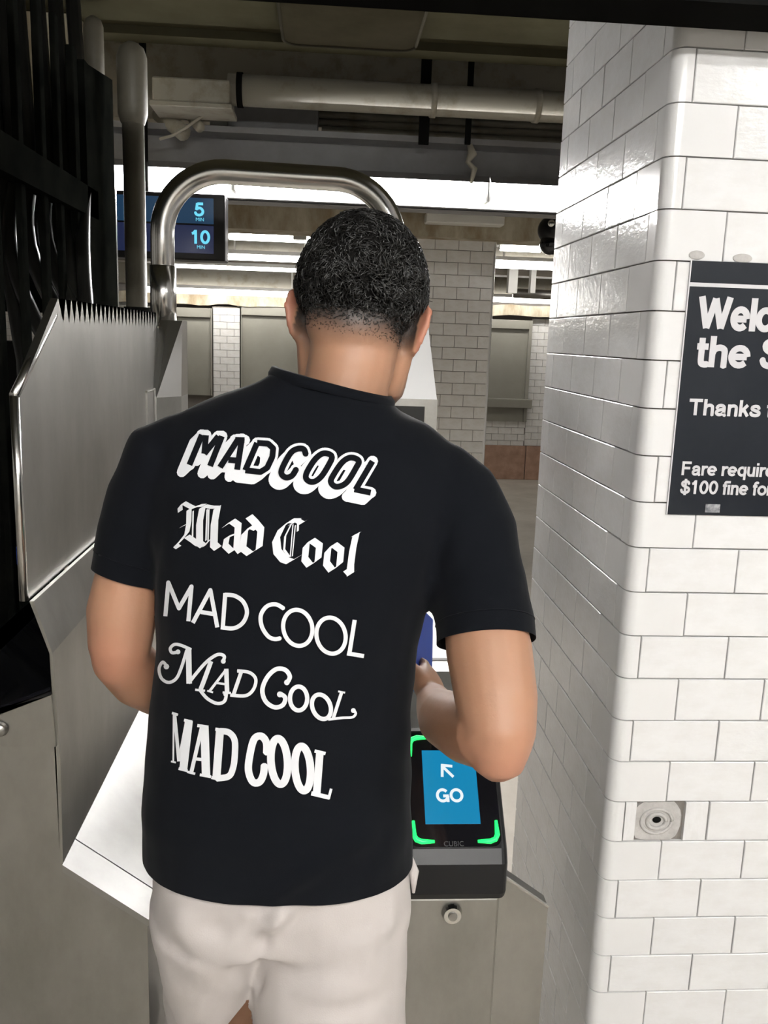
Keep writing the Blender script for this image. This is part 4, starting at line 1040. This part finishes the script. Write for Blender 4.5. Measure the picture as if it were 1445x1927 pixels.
for a, c, amp, sg in (((497, 1755), (540, 1700), .010, .012), ((520, 1790), (600, 1760), -.005, .02), ((487, 1862), (489, 1800), -.013, .007), ((489, 1800), (500, 1752), -.012, .008), ((515, 1745), (545, 1690), .009, .010), ((530, 1760), (600, 1700), -.006, .012), ((300, 1760), (380, 1700), .006, .014), ((640, 1780), (755, 1720), .006, .013), ((600, 1925), (740, 1895), .006, .012), ((560, 1840), (690, 1800), -.006, .014), ((580, 1880), (700, 1850), .005, .014),
                      ((640, 1900), (740, 1860), -.005, .012), ((700, 1740), (690, 1830), .004, .012), ((740, 1690), (720, 1780), .005, .012), ((385, 1740), (440, 1760), -.006, .016), ((460, 1700), (470, 1740), .006, .01),
                      ((330, 1920), (390, 1880), .005, .012), ((340, 1700), (370, 1800), .004, .02), ((572, 1700), (568, 1820), .0015, .003)):
    h = [bv.ray_cast(CAM, ray(*q).normalized())[0] for q in (a, c)]
    if all(h): F3.append((h[0], h[1], amp, sg))
nrm = [v.normal.copy() for v in me.vertices]
for v, n in zip(me.vertices, nrm):
    p = v.co; dsp = .007*noise.noise(Vector((p.x*10+p.z*6, p.y*11, p.z*5))) + .002*noise.noise(p*26)
    for a, c, amp, sg in F3:
        ab = c-a; t = max(0, min(1, (p-a).dot(ab)/ab.length_squared)); d = (p-a-ab*t).length
        if d < 4*sg: dsp += amp*math.exp(-(d/sg)**2)*math.sin(PI*min(1, .15+t*.85))
    v.co = p + n*dsp
r1_, r2_ = ray(483, 1862), ray(428, 1930)
pno = r1_.cross(r2_).normalized(); mid_ = P(455, 1895, 1.25)
if pno.dot(P(470, 1925, 1.25)-mid_) < 0: pno = -pno
clean_cut(me, mid_, pno, lambda c: c.x < P(481, 1880, 1.2).x-.004 and c.z < .80)
me.materials.append(shortsM)
for p in me.polygons: p.use_smooth = True
sh = link('shorts', me, person); sh['label'] = 'loose cream cotton shorts'
pk = [P(774, 1612, 1.10), P(779, 1640, 1.09), P(778, 1680, 1.085)]
b = B(); tube(b, pk, [.002, .007, .002], 8); obj('pocket_edge', b, shortsM, sh, smooth=True)

# --- body: one continuous skinned surface
HC = Vector((.043, 1.192, 1.615))
HM = Matrix.Translation(HC) @ Matrix.Rotation(math.radians(-13), 4, 'Z') @ Matrix.Rotation(math.radians(6), 4, 'Y') @ Matrix.Rotation(math.radians(-14), 4, 'X')
H3 = HM.to_3x3()
b = B()
# torso, a little inside the shirt
def shrink(r, s=.93):
    c = sum(r, Vector())/len(r); return [c+(p-c)*s for p in r]
loft(b, [shrink(ring(*r), .92) for r in TORSO[:-4]])
loft(b, [shrink(ring(*r, ex=2.2), .80) for r in pel])
# neck
nk = [(P(632, 800, 1.145), .052), (P(648, 740, 1.148), .055), (P(660, 690, 1.152), .0565), (P(668, 640, 1.162), .0575), (P(676, 590, 1.175), .058)]
tube(b, [p for p, r in nk], [r for p, r in nk], 20)
for s in (-1, 1):   # trapezius
    tube(b, [P(650, 690, 1.15)+Vector((s*.02, 0, -.02)), P(640, 740, 1.145)+Vector((s*.055, 0, -.045)), P(630, 790, 1.14)+Vector((s*.09, 0, -.06))], [.026, .026, .022], 12)
def hp(x, y, z): return HM @ Vector((x, y, z))
def hell(c, r, rot=None):
    ellipsoid(b, hp(*c), r, H3 @ rot if rot else H3)
hell((0, -.010, .044), (.0745, .094, .089))           # cranium
hell((0, .020, .030), (.067, .075, .080))             # forehead / temples
hell((0, .040, -.030), (.056, .054, .070))            # face
hell((0, .050, -.075), (.040, .042, .035))            # jaw
hell((0, .082, -.092), (.020, .018, .018))            # chin
hell((0, -.050, -.010), (.058, .045, .050))           # occiput
for s in (-1, 1):
    tube(b, [hp(s*.064, .006, -.030), hp(s*.058, .022, -.072), hp(s*.030, .070, -.092)], [.016, .017, .018], 10, domes=True)   # jaw line
    hell((s*.036, .080, -.018), (.020, .014, .016))   # cheek
    tube(b, [hp(s*.012, .092, .026), hp(s*.042, .080, .026)], [.009, .008], 8, domes=True)                                     # brow
    # ear: shell, rim and lobe, standing off the head
    ro = Matrix.Rotation(s*math.radians(30), 3, 'Z') @ Matrix.Rotation(s*math.radians(8), 3, 'Y')
    def ep(y, z, x=0.0): return HM @ (Vector((s*.069, .002, .004)) + ro @ Vector((s*(.006+x), y, z)))
    e0 = HM @ (Vector((s*.074, -.006, .0)))
    ellipsoid(b, ep(-.012, .0), (.0055, .017, .028), H3 @ ro)
    rim = [(.006, .018), (.000, .030), (-.014, .035), (-.028, .027), (-.033, .008), (-.028, -.012), (-.017, -.026), (-.006, -.030)]
    tube(b, [ep(y, z, .003) for y, z in rim], [.0048]*6+[.006, .0065], 8, domes=True)
    ellipsoid(b, ep(-.002, -.024), (.006, .009, .010), H3 @ ro)
    ellipsoid(b, ep(.002, .002, -.006), (.010, .014, .022), H3 @ ro)
tube(b, [hp(0, .092, .018), hp(0, .104, -.006), hp(0, .114, -.026), hp(0, .100, -.034)], [.008, .010, .012, .008], 10, domes=True)     # nose
for s in (-1, 1): hell((s*.012, .100, -.030), (.008, .009, .007))
tube(b, [hp(-.022, .086, -.056), hp(0, .095, -.053), hp(.022, .086, -.056)], [.004, .0065, .004], 8, domes=True)                  # lips
tube(b, [hp(-.018, .085, -.065), hp(0, .093, -.066), hp(.018, .085, -.065)], [.004, .007, .004], 8, domes=True)
# arms
RA = [(850, 930, 1.135, .052), (885, 1040, 1.10, .050), (908, 1150, 1.065, .0515), (920, 1225, 1.035, .0545), (934, 1320, .995, .051), (940, 1385, .972, .044), (938, 1412, .970, .038)]
LA = [(330, 875, 1.14, .048), (285, 960, 1.135, .042), (245, 1070, 1.125, .042), (230, 1150, 1.122, .046), (226, 1215, 1.12, .041), (228, 1240, 1.125, .037)]
for A in (RA, LA): tube(b, [P(x, y, Y) for x, y, Y, r in A], [r for *_, r in A], 18, domes=True)
RF = [(925, 1380, .985, .046), (880, 1372, 1.06, .045), (838, 1352, 1.14, .040), (822, 1334, 1.20, .031), (815, 1316, 1.25, .026)]
LF = [(226, 1235, 1.125, .039), (262, 1275, 1.17, .041), (300, 1300, 1.22, .037), (345, 1318, 1.28, .029), (375, 1325, 1.32, .025)]
for A in (RF, LF): tube(b, [P(x, y, Y) for x, y, Y, r in A], [r for *_, r in A], 18, domes=True)
# hands
def hand(wrist, fwd, nrm_, side, curl, thumb_curl=20):
    """fwd: wrist to knuckles, nrm_: back of the hand, side: +1 thumb on the +X side"""
    Y_ = fwd.normalized(); Z_ = (nrm_ - Y_*nrm_.dot(Y_)).normalized(); X_ = Y_.cross(Z_)*side
    def q(x, y, z): return wrist + X_*x + Y_*y + Z_*z
    R3 = Matrix((X_, Y_, Z_)).transposed()
    ellipsoid(b, q(0, .045, 0), (.040, .052, .0155), R3)
    ellipsoid(b, q(.018, .025, -.008), (.020, .034, .015), R3)
    for x, ln, r in ((.028, .070, .0085), (.0095, .078, .0088), (-.009, .073, .0085), (-.027, .058, .0078)):
        p = Vector((x, .078, .002)); a = math.radians(curl*.55); pts = [Vector((x*.9, .05, 0)), p]
        for f, da in ((.45, .9), (.32, 1.1), (.23, .8)):
            p = p + Vector((0, math.cos(a), -math.sin(a)))*ln*f; pts.append(p); a += math.radians(curl)*da
        tube(b, [q(*v) for v in pts], [r, r, r*.97, r*.9, r*.78], 10, domes=True)
    t_ = [(.028, .018, -.004), (.048, .040, -.012), (.056, .062, -.020), (.052, .082, -.027)]
    tube(b, [q(*v) for v in t_], [.013, .011, .010, .0085], 10, domes=True)
    return q
rw, lw = P(815, 1316, 1.25), P(375, 1325, 1.32)
hq = hand(rw, P(812, 1262, 1.36)-rw, Vector((.80, .10, .50)), -1, 38)
hand(lw, Vector((.75, .55, -.05)), Vector((-.2, .5, .7)), 1, 25)
# legs and feet
HR, HL = P(625, 1700, 1.11), P(395, 1700, 1.11)
KR, KL = Vector((.040, 1.13, .49)), Vector((-.130, 1.42, .52))
AR, AL = Vector((.040, 1.02, .10)), Vector((-.130, 1.40, .10))
for H, Kn, An in ((HR, KR, AR), (HL, KL, AL)):
    tube(b, [H, H.lerp(Kn, .5), Kn], [.066, .064, .054], 18, domes=True)
    tube(b, [Kn, Kn.lerp(An, .3)+Vector((0, -.012, 0)), An.lerp(Kn, .25), An], [.053, .056, .038, .036], 16, domes=True)
    tube(b, [An, An+Vector((0, .05, -.045)), An+Vector((0, .14, -.06))], [.036, .036, .028], 12, domes=True)
me = evaluated(b, [('REMESH', dict(mode='VOXEL', voxel_size=.0042, use_smooth_shade=True)), ('SMOOTH', dict(factor=.5, iterations=4))])
st = me.attributes.new('stubble', 'FLOAT', 'POINT'); ru = me.attributes.new('ruddy', 'FLOAT', 'POINT')
HI = HM.inverted()
el_r = P(945, 1440, .965); el_l = P(200, 1240, 1.10)
def sm(x, a, c): t = max(0, min(1, (x-a)/(c-a))); return t*t*(3-2*t)
def fade_low(l):
    """height (head space) where the haircut's fade reaches bare skin"""
    return -.034 + .010*min(1, abs(l.x)/.075)
for i, v in enumerate(me.vertices):
    l = HI @ v.co; s_ = 0.0; r_ = 0.0
    if l.length < .2:
        earish = abs(l.x) > .081 and -.045 < l.z < .045
        back = l.y < .03
        if not earish:
            if l.y < .012+.5*max(0, l.z-.03): s_ = sm(l.z, fade_low(l)-.020, fade_low(l)+.026)*.97
            if l.y > .002 and l.z < -.032 and l.z > -.12: s_ = max(s_, .55*sm(l.y, .002, .022)*sm(-l.z, .030, .050))
        else: r_ = .75*sm(abs(l.x), .081, .086)
    r_ = max(r_, .55*math.exp(-((v.co-el_r).length/.05)**2), .5*math.exp(-((v.co-el_l).length/.05)**2))
    st.data[i].value = s_; ru.data[i].value = r_
me.materials.append(skinM)
for p in me.polygons: p.use_smooth = True
body = link('body', me, person)
body_bv = BVHTree.FromPolygons([v.co for v in me.vertices], [p.vertices for p in me.polygons])
for s in (-1, 1):
    b = B(); ellipsoid(b, hp(s*.031, .078, .008), (.0115, .0115, .0115), H3); e = obj('eye', b, mat('eye_white', (.75, .73, .7), .15), body, smooth=True)
    b = B(); ellipsoid(b, hp(s*.031, .0875, .006), (.0055, .003, .0055), H3); obj('iris', b, mat('iris_brown', (.05, .025, .012), .1), e, smooth=True)

# --- hair: dark cap plus thousands of short curls
b = B()
bmesh.ops.create_uvsphere(b, u_segments=96, v_segments=64, radius=1.0)
kill = []
for v in b.verts:
    d = v.co.copy(); o_ = HM @ Vector((0, -.008, .036)); dw = (H3 @ d).normalized()
    h = body_bv.ray_cast(o_ + dw*.3, -dw)[0]
    if h is None: kill.append(v); continue
    l = HI @ h
    hl = fade_low(l)+.030 if l.y < .012 else .045+max(0, l.y-.012)*.9
    t = sm(l.z, hl, hl+.060)
    if l.z < hl or (abs(l.x) > .0775 and l.z < .05): kill.append(v); continue
    v.co = h + dw*(.0005 + .010*t*(1+.45*noise.noise(l*85)+.25*noise.noise(l*170)))
bmesh.ops.delete(b, geom=kill, context='VERTS')
hair = obj('hair', b, scalpM, person, smooth=True); hair['label'] = 'short curly black hair with a faded nape'
cu = bpy.data.curves.new('curls', 'CURVE'); cu.dimensions = '3D'; cu.bevel_depth = .0010; cu.bevel_resolution = 0; cu.resolution_u = 2
o_ = HM @ Vector((0, -.008, .036)); cnt = 0
rng = random.Random(3)
while cnt < 12000:
    d = Vector((rng.gauss(0, 1), rng.gauss(0, 1), rng.gauss(0, 1))).normalized()
    dw = H3 @ d; h, hn, *_ = body_bv.ray_cast(o_ + dw*.3, -dw)
    if h is None: continue
    l = HI @ h; hl = fade_low(l) if l.y < .012 else .045+max(0, l.y-.012)*.9
    if abs(l.x) > .0775 and l.z < .052: continue
    t = sm(l.z, hl, hl+.075)
    if rng.random() > .35+.65*t or l.z < hl: continue
    cnt += 1
    ln = .0012 + .0150*t*(.7+.5*rng.random())
    tg = Vector((noise.noise(l*60), noise.noise(l*60+Vector((9, 3, 1))), noise.noise(l*60+Vector((2, 7, 5)))))
    tg = tg + Vector((rng.gauss(0, .25), rng.gauss(0, .25), rng.gauss(0, .25))); tg = (tg - hn*tg.dot(hn)); tg = tg.normalized() if tg.length > 1e-4 else hn.orthogonal()
    sd = hn.cross(tg)
    pts = [h, h+hn*ln*.45+tg*ln*.15, h+hn*ln*.8+tg*ln*.55+sd*ln*.2*rng.uniform(-1, 1), h+hn*ln*.72+tg*ln*.95+sd*ln*.3*rng.uniform(-1, 1)]
    sp_ = cu.splines.new('POLY'); sp_.points.add(3)
    for q_, pt, rr_ in zip(sp_.points, pts, (1, 1, .9, .4)): q_.co = (*pt, 1); q_.radius = rr_*(.28+.72*t)
cu.materials.append(hairM)
tmp = bpy.data.objects.new('tmp', cu); C.objects.link(tmp)
dg = bpy.context.evaluated_depsgraph_get(); dg.update()
me = bpy.data.meshes.new_from_object(tmp.evaluated_get(dg)); bpy.data.objects.remove(tmp, do_unlink=True)
if not me.materials: me.materials.append(hairM)
o = link('curls', me, hair); o['kind'] = 'stuff'

# --- shoes
for An, lab in ((AR, 0), (AL, 1)):
    b = B(); pr_ = [(-.075, .030, .055), (-.06, .037, .075), (.0, .040, .085), (.06, .043, .070), (.13, .046, .055), (.19, .040, .045), (.215, .025, .030)]
    rings = []
    for y, wd, h in pr_:
        rings.append([Vector((An.x+wd*math.cos(a), An.y+y, max(.022, .022+h*(.5+.5*math.sin(a))))) for a in [2*PI*k/16 for k in range(16)]])
    loft(b, rings); so = obj('shoe', b, mat('shoe_white', (.7, .69, .67), .5), person, smooth=True)
    b = B(); prism(b, [(An.x+.052*math.cos(a)*(1 if math.sin(a) > -.5 else .85), An.y+.07+.155*math.sin(a)) for a in [2*PI*k/24 for k in range(24)]], 'z', 0, .026); obj('sole', b, mat('shoe_sole', (.55, .54, .52), .7), so)

# --- phone held in the right hand
cen = P(808, 1262, 1.345)+Vector((-.012, 0, 0))
fw = Vector((.06, .62, .75)).normalized(); nr = Vector((.8, -.3, .3)); nr = (nr-fw*nr.dot(fw)).normalized(); sd = fw.cross(nr)
phone = empty('phone', cen, 'blue phone in the man\'s right hand', 'phone')
def slab(hw, hl_, ht, mtl, name, zoff=0.0, par=phone):
    b = B(); box(b, -hw, hw, -hl_, hl_, -ht, ht, min(ht*.8, .003))
    M3 = Matrix((sd, fw, nr)).transposed()
    for v in b.verts: v.co = cen + fw*.03 + M3 @ (v.co+Vector((0, 0, zoff)))
    return obj(name, b, mtl, par)
slab(.036, .073, .0045, phoneM, 'case'); slab(.032, .068, .0006, glassM, 'screen', -.0045)
